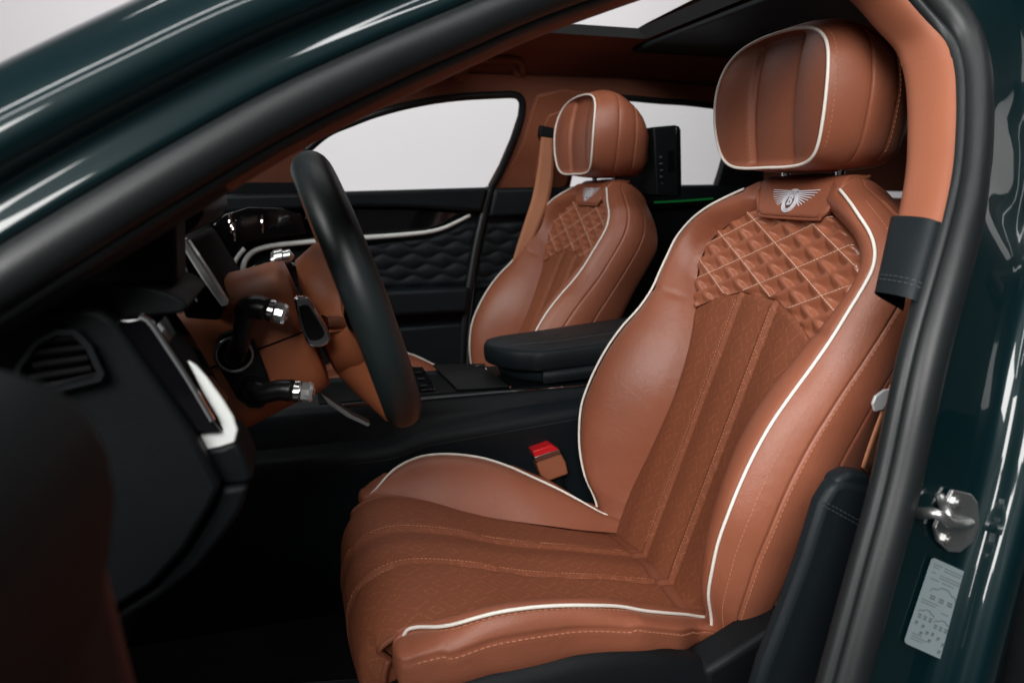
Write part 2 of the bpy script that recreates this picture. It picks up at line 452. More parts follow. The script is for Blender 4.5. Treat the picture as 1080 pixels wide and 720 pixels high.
ED = edge_dist(np.array(P2), [tuple(p) for p in poly])
mb = MB(); mb.add([B3(u, v, bn(u, v, True)-.003+(lift_q(u, v)-bn(u, v, True)+.003)*min(1, e/.007)**.6) for (u, v), e in zip(P2, ED)], Fc)
quilt = mb.build('quilted_panel', 'quilt_leather', seat, sharp=180)
mb = MB(); inpoly = [tuple(p) for p in poly]
for k in range(-4, 40):
    for fam in (1, -1):
        if k % 2: continue
        P = []
        for u in np.linspace(-.2, .2, 120):
            v = k*QH+fam*QS*u
            if inside(np.array([(u, v)]), inpoly)[0]: P.append((u, v))
        if len(P) > 6:
            dashes(mb, [B3(u, v, bn(u, v, True)+.0030) for u, v in P], [NN]*len(P), .0042, .0018, .00055, .0006)
mb.build('quilt_stitching', 'thread', quilt, smooth=False)
# --- bolsters
for sgn in (1, -1):
    vs = np.arange(-.06, .601, .012)
    inner = [(IW(v), v) for v in vs if v <= .585]+[(.06, .60)]
    outer = [(.085, .614), (.1097, .60)]+[(HW(v), v) for v in vs[::-1] if v < .598]
    poly = [(sgn*a, v) for a, v in inner+outer]
    if sgn < 0: poly = poly[::-1]
    P2, Fc = zone(poly, .0055)
    mb = MB(); mb.add([B3(u, v, bn(u, v)) for u, v in P2], [f[::-1] for f in Fc] if False else Fc)
    mb.build('bolster', 'leather', seat, sharp=180)
# --- side walls, from the piping round to the back shell
half = [(HW(v), v, BH(v)) for v in np.arange(-.06, .601, .012)]+[(.100, .609, .008), (.085, .6155, .002), (.06, .6205, -.004), (.03, .6235, -.007), (0, .6245, -.008)]
outl = half+[(-u, v, n) for u, v, n in half[-2::-1]]
ov = np.array([(u, v) for u, v, n in outl]); sm = []
for i in range(len(ov)):
    a = ov[max(0, i-2)]; b = ov[min(len(ov)-1, i+2)]; t = b-a; t /= np.linalg.norm(t); sm.append(np.array((t[1], -t[0])))
ss = [0, .03, .06, .10, .15, .19, .205, .213, .22, .227, .235, .25, .30, .37, .44, .49, .505, .513, .52, .527, .535, .55, .62, .70, .78, .86, .93, .97, 1]
def side_pt(i, s):
    u, v, n0 = outl[i]; o2 = sm[i]; top = min(1, max(0, (v-.50)/.1))
    nb = -.085-.03*min(1, max(0, (v-.2)/.3))
    n = n0+(nb-n0)*s
    w = .034*(1-top)+.020*top
    o = w*math.sin(math.pi*s**.72)-.0022*gs_(s-.22, .008)-.0025*gs_(s-.52, .009)*(1-top)-.020*max(0, (s-.8)/.2)**2
    if top < .5: o -= .003*gs_(v-.402, .004)*(1 if s > .02 else 0)
    return B3(u+o2[0]*o, v+o2[1]*o, n)
rows = [[side_pt(i, s) for s in ss] for i in range(len(outl))]
mb = grid(MB(), rows)
mb.build('backrest_side', 'leather', seat, sharp=180, recalc=False)
back = [side_pt(i, 1) for i in range(len(outl))]
mb = MB(); cen = np.mean(back, axis=0)
rows = [[cen+(p-cen)*k+NN*(-.02*(1-k*k)) for p in back] for k in (1, .9, .7, .4, .02)]
grid(mb, rows).build('back_shell', 'black_plastic', seat)
def side_nrm(i, s):
    e = .01; p = side_pt(i, s); a = side_pt(i, min(1, s+e))-p; j = min(i+1, len(outl)-1); j0 = j-1
    b = side_pt(j, s)-side_pt(j0, s); n = np.cross(a, b); n /= np.linalg.norm(n)+1e-12
    o = UN*sm[i][0]+VX*sm[i][1]
    return n if n.dot(o) > 0 else -n
idx = [i for i in range(len(outl)) if outl[i][1] < .585]
for part in ([i for i in idx if outl[i][0] > 0], [i for i in idx if outl[i][0] < 0]):
    for s in (.085, .245):
        mb = MB(); dashes(mb, [side_pt(i, s) for i in part], [side_nrm(i, s) for i in part], .0042, .003, .0006, .0006)
        mb.build('bolster_stitching', 'tan_thread', seat, smooth=False)
# --- piping
for sgn in (1, -1):
    P = [B3(sgn*u, v, n+.0015) for u, v, n in half if v < .606]
    tube(MB(), resample(spline(P, 4), .004), .0022, 8).build('backrest_piping', 'piping', seat, sharp=180)
# --- badge panel with winged emblem
bp = [(.104, .640), (.097, .604), (.080, .573), (.070, .562), (.058, .558), (-.058, .558), (-.070, .562), (-.080, .573), (-.086, .610), (-.068, .640)]
U0 = -.020; bp = [(a+U0, b) for a, b in bp]
def badge_n(u, v): return base_n(v)+.016-.003*gs_(v-.556, .005)-(.45*max(0, v-.612)) - 9*max(0, v-.622)**2*10
P2, Fc = zone(bp, .005)
mb = MB(); mb.add([B3(u, v, badge_n(u, v)) for u, v in P2], Fc)
if np.cross(np.array(mb.v[Fc[0][1]])-np.array(mb.v[Fc[0][0]]), np.array(mb.v[Fc[0][2]])-np.array(mb.v[Fc[0][0]])).dot(NN) < 0: mb.f = [f[::-1] for f in mb.f]
badge = mb.build('badge_panel', 'leather', seat, sharp=180, solid=.012)
mb = MB()
tube(mb, resample(spline([B3(u*.985, v, badge_n(u, v)-.0028) for u, v in bp], 5), .004), .0030, 8)
mb.build('panel_edge', 'leather', badge, sharp=180)
# top roll under the headrest
mb = MB(); rows = []
for v, dn in ((.585, -.004), (.605, -.006), (.618, -.012), (.628, -.022), (.634, -.036), (.632, -.055), (.624, -.075)):
    rows.append([B3(u, v-.35*max(0, abs(u)-.06)*(1 if v > .6 else .2), dn) for u in np.linspace(-.084, .100, 15)])
grid(mb, rows).build('top_roll', 'leather', seat, sharp=180)
EC, ES = .585, 1.0
def emb(x, y, h=0.0): return B3(-x*ES-.016, EC+y*ES, badge_n(-x, EC+y)+.0006+h)
emb_root = MB()
def feather(mb, pts, h=.0012):
    prism(mb, [emb(x, y) for x, y in pts], NN*h)
for sg in (1, -1):
    TP = [(.0515, .0150), (.0490, .0108), (.0458, .0066), (.0420, .0026), (.0378, -.0012), (.0334, -.0047), (.0288, -.0078), (.0242, -.0104)]
    for i in range(8):
        tip = (sg*TP[i][0], TP[i][1]); root = (sg*(.0080+.0009*i), .0128-.0022*i)
        d = np.array(tip)-np.array(root); d /= np.linalg.norm(d); w = np.array((-d[1], d[0]))*.00095
        feather(emb_root, [np.array(root)-w, np.array(tip)-w*.55, np.array(tip)+w*.55, np.array(root)+w][::(1 if sg > 0 else -1)])
ring = lambda rx, ry, cy, n=40: [(rx*math.cos(a), cy+ry*math.sin(a)) for a in np.linspace(0, 2*math.pi, n, endpoint=False)]
def annulus(mb, r0, r1, h):
    n = len(r0); A = [emb(x, y, h) for x, y in r0]; Bq = [emb(x, y, h) for x, y in r1]
    A0 = [emb(x, y, -.0005) for x, y in r0]; B0 = [emb(x, y, -.0005) for x, y in r1]
    grid(mb, [A0, A, Bq, B0], closed=True)
for k in range(4):
    annulus(emb_root, ring(.0150-.0017*k, .0170-.0016*k, -.0045), ring(.0140-.0017*k, .0160-.0016*k, -.0045), .0016)
annulus(emb_root, ring(.0082, .0022, .0142, 20), ring(.0002, .0002, .0142, 20), .0016)
eo = emb_root.build('winged_emblem', 'silver_thread', badge, smooth=False)
mb = MB(); prism(mb, [emb(x, y, .0004) for x, y in ring(.0088, .0108, -.0025, 30)][::-1], NN*.0006); mb.build('emblem_field', mat('emblem_field_grey', (.10, .055, .06), .6), eo, smooth=False)
tc = bpy.data.curves.new('t', 'FONT'); tc.body = 'B'; tc.size = .0215; tc.align_x = 'CENTER'; tc.align_y = 'CENTER'; tc.extrude = .0003; tc.offset = .0007
to = bpy.data.objects.new('t', tc); COL.objects.link(to); bpy.context.view_layer.update()
me = bpy.data.meshes.new_from_object(to.evaluated_get(bpy.context.evaluated_depsgraph_get()))
vv = [emb(v.co.x*.85, v.co.y-.0025, .0014+v.co.z) for v in me.vertices]; ff = [tuple(p.vertices) for p in me.polygons]
bpy.data.objects.remove(to)
mb = MB(); mb.add(vv, ff); mb.build('emblem_letter', 'silver_thread', eo, smooth=False)

# --- headrest
HC = np.array([0, 0, 1.24])
def hx(w): return -.062+.010*max(0, -w/.09)**2+.014*max(0, w/.09)**2
hp = [(0, -.094), (.05, -.094), (.085, -.090), (.106, -.079), (.119, -.056), (.127, -.018), (.127, .020), (.119, .050), (.103, .070), (.078, .083), (.042, .090), (0, .092)]
hout = spline([(-a, b) for a, b in hp[1:-1]][::-1]+hp, 5, closed=False)
hout = [tuple(p) for p in resample(spline(hp+[(-a, b) for a, b in hp[1:-1]][::-1], 6, True), .006, True)]
CR = .047
def hr_n(u, w):
    a = abs(u)
    pol = np.array([(u, w)]); d = float(edge_dist(pol, hout)[0])
    if a < CR: n = -.017+.003*math.cos(a/CR*math.pi/2)-.003*gs_(a-CR, .003)
    else:
        t = (a-CR)/(.127-CR); n = -.012+.012*t+.004*math.sin(math.pi*min(1, t))-.006*gs_(a-CR, .0035)
    k = min(1, d/.010); n = n*(1-(1-k)**2)
    return n
def H3(u, w, n): return np.array([hx(w)-n, u, HC[2]+w])
hr = empty('headrest', (0.0, 0, 1.15)); hr.parent = seat; hr.location = Vector((0.0, 0, 1.15))-seat.location
P2, Fc = zone(hout, .0045)
mb = MB(); mb.add([H3(u, w, hr_n(u, w)) for u, w in P2], Fc); mb.build('headrest_face', 'leather', hr, sharp=180)
hs = [0, .02, .05, .09, .14, .20, .27, .32, .34, .35, .36, .38, .45, .53, .60, .62, .63, .64, .66, .73, .80, .87, .93, .97, 1]
hn = len(hout); hov = np.array(hout); hsm = []
for i in range(hn):
    t = hov[(i+2) % hn]-hov[(i-2) % hn]; t /= np.linalg.norm(t); hsm.append(np.array((t[1], -t[0])))
def hside(i, s):
    u, w = hout[i]; o = .018*math.sin(math.pi*min(1, s*1.06)**.9)-.0022*gs_(s-.35, .010)-.0020*gs_(s-.63, .010)-.034*max(0, (s-.74)/.26)**2.2
    up = max(0, w/.09)
    if hsm[i][1] < 0 and o > 0: o *= 1-.65*min(1, -hsm[i][1])
    return np.array([hx(w)+.160*s-.012*up*s, u+hsm[i][0]*o, HC[2]+w+hsm[i][1]*o-.085*max(0, s-.2)**1.6*up])
grid(MB(), [[hside(i, s) for s in hs] for i in list(range(hn))+[0]]).build('headrest_side', 'leather', hr, sharp=180)
bk = [hside(i, 1) for i in range(hn)]; cen = np.mean(bk, axis=0)
grid(MB(), [[cen+(p-cen)*k+np.array((.014*(1-k*k), 0, 0)) for k in (1, .9, .7, .4, .02)] for p in bk+[bk[0]]]).build('headrest_back', 'leather', hr, sharp=180)
tube(MB(), [H3(u*1.004, w*1.004, .0008) for u, w in hout], .0023, 8, closed=True).build('headrest_piping', 'piping', hr, sharp=180)
lft = [i for i in range(hn) if hsm[i][1] > -.6 and hout[i][0] < -.02]; rgt = [i for i in range(hn) if hsm[i][1] > -.6 and hout[i][0] > .02]
for part in (lft, rgt):
    k = max(range(len(part)), key=lambda j: (part[j]-part[j-1]) if j else 0)
    if k and part[k]-part[k-1] > 1: part = part[k:]+part[:k]
    for s in (.06, .655):
        mb = MB(); dashes(mb, [hside(i, s) for i in part], [np.array((0, hsm[i][0], hsm[i][1])) for i in part], .0036, .003, .0006, .0006)
        mb.build('headrest_stitching', 'tan_thread', hr, smooth=False)
for sg in (1, -1):
    P = [(sg*(CR+.0045), w) for w in np.arange(-.086, .082, .006)]
    mb = MB(); dashes(mb, [H3(u, w, hr_n(u, w)) for u, w in P], [np.array((-1, 0, 0))]*len(P), .003, .003, .0005, .0004)
    mb.build('crease_stitching', 'tan_thread', hr, smooth=False)
for sg in (1, -1):
    mb = MB(); tube(mb, [(0.030, sg*.060, 1.09), (.030, sg*.060, 1.165)], .0065, 14); tube(mb, [(.030, sg*.060, 1.118), (.030, sg*.060, 1.134)], .011, 14)
    mb.build('headrest_post', 'chrome', hr)

# --- cushion
CPZ = itp([(-.655, .600), (-.64, .612), (-.62, .624), (-.58, .644), (-.54, .655), (-.5, .6555), (-.46, .650), (-.42, .640), (-.38, .625), (-.34, .605), (-.3, .585), (-.26, .563), (-.22, .54), (-.15, .515)])
CPW = itp([(-.655, .185), (-.64, .190), (-.62, .200), (-.6, .222), (-.58, .236), (-.54, .2455), (-.5, .2475), (-.46, .246), (-.42, .2415), (-.38, .231), (-.34, .220), (-.3, .205), (-.26, .185), (-.22, .166), (-.15, .15)])
CIW = itp([(-.70, .182), (-.65, .187), (-.6, .190), (-.55, .186), (-.5, .176), (-.45, .166), (-.4, .156), (-.33, .142), (-.26, .138), (-.15, .138)])
CIZ = itp([(-.66, .606), (-.645, .612), (-.6, .617), (-.57, .612), (-.52, .600), (-.47, .583), (-.415, .568), (-.33, .551), (-.26, .534), (-.15, .51)])
prof = resample(spline([(-.13, .508), (-.20, .523), (-.26, .538), (-.33, .556), (-.415, .575), (-.47, .591), (-.52, .609), (-.57, .622), (-.61, .628), (-.645, .622), (-.672, .603), (-.686, .575), (-.689, .545), (-.684, .50), (-.674, .45), (-.66, .39)], 8), .0065)
def cush(k, y):
    x, z = prof[k]; a = prof[max(0, k-1)]; b = prof[min(len(prof)-1, k+1)]; t = np.array(b)-np.array(a); t /= np.linalg.norm(t)
    nx, nz = t[1], -t[0]
    w = CIW(x) if k < 95 else .184
    if x < -.64 and z < .58: w = .184
    r = abs(y)/w; h = -.010*r**3
    fl = FLU+.020*max(0, (-.3-x))*1.0
    h += .0048*gs_(abs(y)-fl+.003, .0050)-.0032*gs_(abs(y)-fl-.005, .0028)-.0015*gs_(abs(y)-fl+.011, .003)
    h -= .022*max(0, (r-.80)/.20)**2*(1 if z < .60 and x < -.6 else .12)
    h += .002*math.cos(math.pi*min(1, abs(y)/.04)) if abs(y) < fl else 0
    if x > -.225: h -= .003*gs_(x+.225, .006)
    return np.array([x+nx*h, y, z+nz*h])
mb = MB(); rows = []; uvs = []; kb = next(i for i, p in enumerate(prof) if p[0] < -.225)
L = 0
for k in range(kb, len(prof)):
    w = CIW(prof[k][0]) if prof[k][1] > .58 or prof[k][0] > -.64 else .184
    ys = np.linspace(-w, w, 91); a_ = np.array(prof[max(0, k-1)]); b_ = np.array(prof[min(len(prof)-1, k+1)]); t_ = (b_-a_)/np.linalg.norm(b_-a_); dn = np.array((t_[1], 0, -t_[0]))*.06
    r_ = [cush(k, y) for y in ys]; rows.append([r_[0]-dn+np.array((0, .012, 0))]+r_+[r_[-1]-dn-np.array((0, .012, 0))]); uvs += [(ys[0], k*.0065)]+[(y, k*.0065) for y in ys]+[(ys[-1], k*.0065)]
cin = grid(mb, rows).build('cushion_insert', 'insert', seat, uv=uvs, sharp=60)
for sg in (-1, 1):
    mb = MB()
    for off in (-.0010, .0052):
        P = [cush(k, sg*(FLU+.020*max(0, (-.3-prof[k][0]))+off))+np.array((-.0002, 0, .0004)) for k in range(kb+2, len(prof)-12)]
        dashes(mb, P, [np.array((-.3, 0, 1.0))]*len(P), .0032, .0026, .0005, .0005)
    mb.build('flute_stitching', 'tan_thread', cin, smooth=False)
rows = []
for k in range(0, kb+1):
    w = CIW(prof[k][0]); rows.append([cush(k, y) for y in np.linspace(-w, w, 91)])
grid(MB(), rows).build('cushion_rear_band', 'insert_plain', seat, sharp=180)
for sg in (-1, 1):
    P = [rows2 for rows2 in [cush(k, sg*(CIW(prof[k][0]) if prof[k][1] > .58 or prof[k][0] > -.64 else .184)) for k in range(len(prof)) if prof[k][0] < -.50]]
    tube(MB(), P, [.0042*min(1, .05+i/22) for i in range(len(P))], 8).build('insert_hem', 'insert_plain', cin, sharp=180)
for sg in (-1, 1):
    mb = MB(); P = [cush(k, sg*(FLU+.004)) for k in range(1, kb)]; dashes(mb, P, [np.array((0, 0, 1.0))]*len(P), .0032, .0026, .0006, .0006)
    mb.build('band_stitching', 'tan_thread', cin, smooth=False)
ZB = itp([(-.68, .560), (-.63, .577), (-.56, .589), (-.50, .592), (-.44, .593), (-.384, .586), (-.338, .575), (-.306, .563), (-.279, .550), (-.24, .535), (-.15, .51)])
def bol_sec(x, k):
    """cross-section of a cushion bolster at x: insert edge, crest, piping, outer wall, foot"""
    iw, iz, pw, pz = CIW(x), CIZ(x), CPW(x), CPZ(x)
    out = []
    for t in np.linspace(0, 1, 12):
        y = iw+(pw-iw)*t; z = iz+(pz-iz)*(1-(1-t)**1.8)+.006*math.sin(math.pi*t)-.006*gs_(t, .08)-.003*gs_(1-t, .06)
        out.append((y, z))
    zb = ZB(x)-.012; oy = max(pw+.014, float(np.interp(x, [-.36, -.30, -.25], [.259, .245, .205])))-.018*max(0, (-.57-x)/.066)**2; H = pz-zb; bul = oy-pw
    for q in (.04, .08, .14, .22, .30, .36, .40, .44, .52, .62, .72, .82, .92, 1.0):
        y = pw+bul*min(1, math.sin(math.pi/2*min(1, q/.42))**.9)-.0022*gs_(q-.40, .02)-.0015*gs_(q-.06, .02)-.006*max(0, (q-.7)/.3)**2
        z = pz-H*(q**1.15 if bul < .03 else q**1.5)+.010*math.sin(math.pi*min(1, q*1.6))*min(1, bul/.05)
        out.append((y, z))
    out.append((pw-.03, zb-.02)); return out
pipe_side = {}
for sg in (1, -1):
    xs = list(np.arange(-.15, -.60, -.012))+list(np.linspace(-.60, -.636, 8)); rows = []
    for x in xs: rows.append([np.array((x, sg*y, z)) for y, z in bol_sec(x, 0)])
    last = rows[-1]; c = np.mean([p for p in last], axis=0)
    for k in (.92, .78, .58, .30, .02):
        rows.append([c+(p-c)*k+np.array((-.013*math.sqrt(1-k*k), 0, 0)) for p in last])
    grid(MB(), rows).build('cushion_bolster', 'leather', seat, sharp=180)
    P = [np.array((x, sg*CPW(x), CPZ(x)+.0015)) for x in np.arange(-.16, -.632, -.01)]
    P += [np.array((-.636, sg*.192, .606)), np.array((-.640, sg*.184, .588))]
    tube(MB(), resample(spline(P, 4), .004), .0022, 8).build('cushion_piping', 'piping', seat, sharp=180)
for sg in (1, -1):
    for kk in (13, 20):
        P = []
        for x in np.arange(-.20, -.632, -.01):
            y, z = bol_sec(x, 0)[kk-1]; P.append(np.array((x, sg*(y+.0008), z)))
        mb = MB(); dashes(mb, P, [np.array((0, sg, .25))]*len(P), .0042, .003, .0006, .0006)
        mb.build('cushion_stitching', 'tan_thread', seat, smooth=False)
# --- seat base: moulded valance, recline cover, rails
mb = MB(); rows = []
for x in np.linspace(-.66, -.24, 28):
    zt = ZB(x)+.001
    rows.append([np.array((x, y, z)) for y, z in ((-.20, zt-.01), (-.250, zt), (-.262, zt-.003), (-.272, zt-.015), (-.280, zt-.05), (-.280, .44), (-.27, .38), (-.2, .36))])
grid(mb, rows).build('side_valance', 'black_plastic', seat)
mb = MB(); box(mb, (-.62, -.2, .36), (-.2, .2, .50)); mb.build('seat_base', 'black_plastic', seat, bevel=.02)
mb = MB(); P = [PY(745, 708, -.275), PY(775, 690, -.275), PY(830, 655, -.275), PY(905, 600, -.275), PY(925, 640, -.275), PY(840, 700, -.275), PY(780, 740, -.275), PY(745, 740, -.275)]
prism(mb, P, (0, .05, 0)); mb.build('recline_cover', 'black_plastic', seat, bevel=.008)
for sg in (1, -1):
    mb = MB(); box(mb, (-.66, sg*.19-.02, .31), (.02, sg*.19+.02, .36)); mb.build('seat_rail', 'black_plastic', seat, bevel=.004)

def copy_tree(o, parent=None):
    c = o.copy(); COL.objects.link(c)
    if parent is not None: c.parent = parent
    for ch in list(o.children): copy_tree(ch, c)
    return c
seat2 = copy_tree(seat)
seat2.location = seat.location+Vector((-.034, .78, .021)); seat2.rotation_euler.y = rad(2.9)
seat2['label'] = 'tan leather front passenger seat with cream piping beyond the black armrest'

# ================================================================== CAR BODY
car = empty('car_body', (-0.4, 0.39, 0.0), 'dark green car body with open front doorway, black rubber seal and tan pillar trim', 'car')
SEALPX = [(-150, 395), (-80, 348), (0, 300), (100, 237), (200, 177), (300, 120), (400, 72), (480, 37), (560, 3), (640, -25), (720, -50), (800, -70), (880, -72), (945, -45), (990, 0), (1015, 32), (1026, 66), (1029, 105), (1027, 160), (1016, 236), (980, 370), (950, 508), (922, 613), (893, 720), (868, 810)]
path = resample(spline([SURF(x, y, near_y) for x, y in SEALPX], 10), .014)
prx = [(540+F_PX*(p-CAM).dot(RT)/(p-CAM).dot(FW), 360-F_PX*(p-CAM).dot(UP)/(p-CAM).dot(FW)) for p in path]
out_dir = lambda t: np.array((-t[2], 0, t[0]))/math.hypot(t[2], t[0])
OUTW = (0, -1, 0)
def oval(ca, cb, ra, rb, n=20): return [(ca+ra*math.cos(a), cb+rb*math.sin(a)) for a in np.linspace(0, 2*math.pi, n, endpoint=False)]
mb = MB(); sweep(mb, path, oval(.002, 0, .0175, .0165), out_dir, OUTW, True)
seal = mb.build('door_seal', 'rubber', car, sharp=180)
mb = MB(); sweep(mb, path, oval(-.0165, -.009, .006, .010, 12), out_dir, OUTW, True); mb.build('seal_lip', 'rubber', seal, sharp=180)
# painted door frame: jamb step, outer skin, roll over to roof and rear wing
pb_ = [(.010, -.016), (.017, -.006), (.030, -.0045), (.055, -.0045), (.085, -.0045), (.108, -.004), (.118, .006), (.122, .022), (.130, .031), (.146, .032), (.168, .022), (.188, -.005), (.200, -.07), (.204, -.13), (.204, -.18)]
pa_ = [(.010, -.016), (.019, -.004), (.0235, -.0005), (.030, -.0015), (.040, -.005), (.048, -.0045), (.054, .003), (.060, .010), (.069, .0135), (.084, .009), (.104, -.010), (.121, -.038), (.131, -.080), (.133, -.13), (.131, -.18)]
pa_, pb_ = spline(pa_, 5), spline(pb_, 5); V = []; m2 = len(pa_)
for p, (px_, py_), (t, s_, u_) in zip(path, prx, frames(path, (0, 1, 0))):
    k = min(1, max(0, (px_-640)/330)) if py_ < 100 else 1.0*(px_ > 500); k = k*k*(3-2*k); A = out_dir(t)
    for qa, qb_ in zip(pa_, pb_): c = qa*(1-k)+qb_*k; V.append(p+A*c[0]+np.array(OUTW)*c[1])
mb = MB(); mb.add(V, [(i*m2+k, i*m2+k+1, (i+1)*m2+k+1, (i+1)*m2+k) for i in range(len(path)-1) for k in range(m2-1)]); mb.build('door_frame', 'paint', car, sharp=180)
i_top = next(i for i, (x, y) in enumerate(prx) if x > 930 and y < 0); i_mid = next(i for i, (x, y) in enumerate(prx) if x > 980 and y > 240)
i_low = next(i for i, (x, y) in enumerate(prx) if x > 930 and y > 326)
tr_a = spline([(-.013, -.004), (-.021, -.009), (-.027, -.022), (-.026, -.045), (-.012, -.07), (.02, -.075)], 4)
tr_b = spline([(-.012, -.004), (-.024, -.009), (-.029, -.022), (-.030, -.045), (-.027, -.068), (-.012, -.082), (.03, -.085)], 4)
i_a = next(i for i, (x, y) in enumerate(prx) if x > 203)
mb = MB(); sweep(mb, path[:i_a+1], tr_a, out_dir, OUTW); mb.build('lower_windscreen_trim', 'black', car, sharp=180)
mb = MB(); sweep(mb, path[i_a:i_top+1], tr_a, out_dir, OUTW); mb.build('windscreen_pillar_trim', 'trim_tan', car, sharp=180)
isplit = next(i for i, (x, y) in enumerate(prx) if x > 980 and y > 62)
mb = MB(); sweep(mb, path[i_top:isplit+1], tr_b, out_dir, OUTW); mb.build('roof_rail_trim', 'trim_tan', car, sharp=180)
g1 = path[isplit]+(path[isplit+1]-path[isplit])*.12
mb = MB(); sweep(mb, [g1]+path[isplit+1:i_mid+1], tr_b, out_dir, OUTW, bsc=(1, .80)); mb.build('centre_pillar_trim', 'trim_tan', car, sharp=180)
tr_c = [(a-.004, b-.003) for a, b in tr_b]
mb = MB(); sweep(mb, path[i_mid:i_low+1], tr_c, out_dir, OUTW, bsc=(.84, .74)); bc = mb.build('belt_cover', 'black', car, sharp=180)
mb = MB(); T0 = path[i_low]-path[i_low-1]; T0 /= np.linalg.norm(T0); A0 = out_dir(T0)
for k in (2, 3.2):
    q = path[i_low-1]; P = [q+A0*(a-.0006)+np.array(OUTW)*b*.74-T0*(.004*(k-2)) for a, b in tr_c[2:-6]]
    dashes(mb, P, [-A0]*len(P), .0036, .0028, .0005, .0005)
mb.build('cover_stitching', 'dark_thread', bc, smooth=False)
tr_d = spline([(-.012, -.004), (-.020, -.008), (-.021, -.014), (-.016, -.020), (.0, -.024), (.03, -.026)], 4)
mb = MB(); sweep(mb, path[i_low:], tr_d, out_dir, OUTW); mb.build('lower_pillar_strip', 'black', car, sharp=180)
# wide lower pillar cover
def slab(name, px, y, dep, m, parent, bevel=.006, rnd=0, **kw):
    P = [PY(a, b, y) for a, b in px]
    if rnd: P = spline(P, rnd, True)
    mb = MB(); prism(mb, P, (0, dep, 0)); return mb.build(name, m, parent, bevel=bevel, recalc=True, **kw)
lp = slab('lower_pillar_cover', [(880, 512), (893, 506), (918, 512), (945, 520), (935, 600), (905, 735), (790, 760), (808, 700), (826, 655), (850, 590), (868, 532)], -.375, .022, 'black', car, .010)
slab('pillar_cover_cap', [(884, 505), (899, 497), (916, 499), (930, 514), (925, 527), (905, 519), (880, 516)], -.372, .022, 'black', car, .006)
mb = MB()
for dy in (0, 5):
    P = [PY(x, y+dy, -.377) for x, y in ((868, 528), (885, 537), (905, 548), (918, 555))]; dashes(mb, resample(spline(P, 6), .004), [np.array((0, -1.0, 0))]*40, .0036, .0028, .0004, .0005)
mb.build('cap_stitching', 'dark_thread', lp, smooth=False)
# striker on the jamb
def jamb(x, y, off=0.0): return SURF(x, y, near_y, off)
JN = np.array((-.25, -1, 0)); JN /= np.linalg.norm(JN)
i_j = min(range(len(prx)), key=lambda i: (prx[i][0]-950)**2+(prx[i][1]-560)**2)
T_j = path[i_j+6]-path[i_j-6]; T_j /= np.linalg.norm(T_j); A_j = out_dir(T_j); JN = np.cross(T_j, A_j); JN /= np.linalg.norm(JN); JN *= -np.sign(JN[1])
jy = path[i_j]+A_j*.05+np.array(OUTW)*(-.0045)
def JP(x, y, h=0): return PN(x, y, jy+JN*.0025+JN*h, JN)
st = [(1001, 515), (1020, 519), (1027, 528), (1029, 553), (1022, 570), (1008, 581), (997, 580), (986, 570), (982, 555), (990, 535)]
mb = MB(); prism(mb, [JP(x, y) for x, y in st], JN*.005); sk = mb.build('door_striker', 'steel', car, bevel=.0012, recalc=True)
for cx, cy in ((1008, 529), (998, 568)):
    mb = MB(); c = JP(cx, cy, .005); tube(mb, [c, c+JN*.003], .0062, 6); tube(mb, [c, c+JN*.0055], .0036, 12); mb.build('bolt', 'steel', sk)
mb = MB(); P = [JP(969, 541, .004), JP(976, 541, .014), JP(985, 541, .026), JP(993, 544, .030), JP(1002, 551, .028), JP(1013, 552, .022), JP(1022, 551, .006)]
tube(mb, resample(spline(P, 8), .003), .0052, 12); P = [JP(991, 522, .004), JP(994, 530, .010), JP(999, 540, .024), JP(1003, 550, .026)]; tube(mb, resample(spline(P, 6), .003), .0046, 10)
mb.build('striker_loop', 'steel', sk, sharp=180)
# tyre-pressure label
lq = [(983, 587), (1023, 605), (993, 695), (953, 677)]
Q = [JP(x, y, .0006) for x, y in lq]
def LQ(s, t, h=.0009):
    a = Q[0]+(Q[1]-Q[0])*s; b = Q[3]+(Q[2]-Q[3])*s; return a+(b-a)*t+JN*h
rr = []
for cx, cy, a0 in ((.92, .96, 0), (.08, .96, 90), (.08, .04, 180), (.92, .04, 270)):
    for a in (0, 30, 60, 90): rr.append((cx+.08*math.cos(rad(a0+a)), cy+.04*math.sin(rad(a0+a))))
mb = MB(); prism(mb, [LQ(s, t, 0) for s, t in rr], JN*.0006); lab = mb.build('tyre_pressure_label', 'paper', car, smooth=False, recalc=True)
mb = MB()
def bar(s0, s1, t, w=.006):
    mb.add([LQ(s0, t-w), LQ(s1, t-w), LQ(s1, t+w), LQ(s0, t+w)], [(0, 1, 2, 3)])
rnd = random.Random(3)
for t, s0, s1 in ((.06, .08, .3), (.09, .08, .26), (.06, .36, .9), (.09, .36, .8), (.15, .08, .22), (.15, .3, .92), (.18, .3, .84), (.22, .1, .32), (.22, .4, .7), (.47, .06, .5), (.50, .06, .44), (.53, .6, .8), (.86, .1, .34), (.89, .1, .5), (.92, .1, .4)):
    s = s0
    while s < s1-.02:
        w = rnd.uniform(.03, .08); bar(s, min(s1, s+w), t, .0045); s += w+.012
def carline(cs, ct, w):
    P = [(-.5, .03), (-.46, -.01), (-.25, -.02), (-.12, -.055), (.14, -.055), (.30, -.018), (.47, -.01), (.5, .03)]
    P = [LQ(cs+x*w, ct+y*w*1.6) for x, y in P]
    for a, b in zip(P[:-1], P[1:]):
        d = b-a; sd = np.cross(JN, d); sd /= np.linalg.norm(sd); sd *= .00045; mb.add([a-sd, b-sd, b+sd, a+sd], [(0, 1, 2, 3)])
for cs, ct, w in ((.52, .33, .66), (.28, .60, .40), (.72, .64, .40)):
    carline(cs, ct, w)
    for r in (0, 1):
        for k in (-1, 0, 1): bar(cs+k*w*.34-.05*w*2, cs+k*w*.34+.05*w*2, ct+.05*w*2+r*.028, .008)
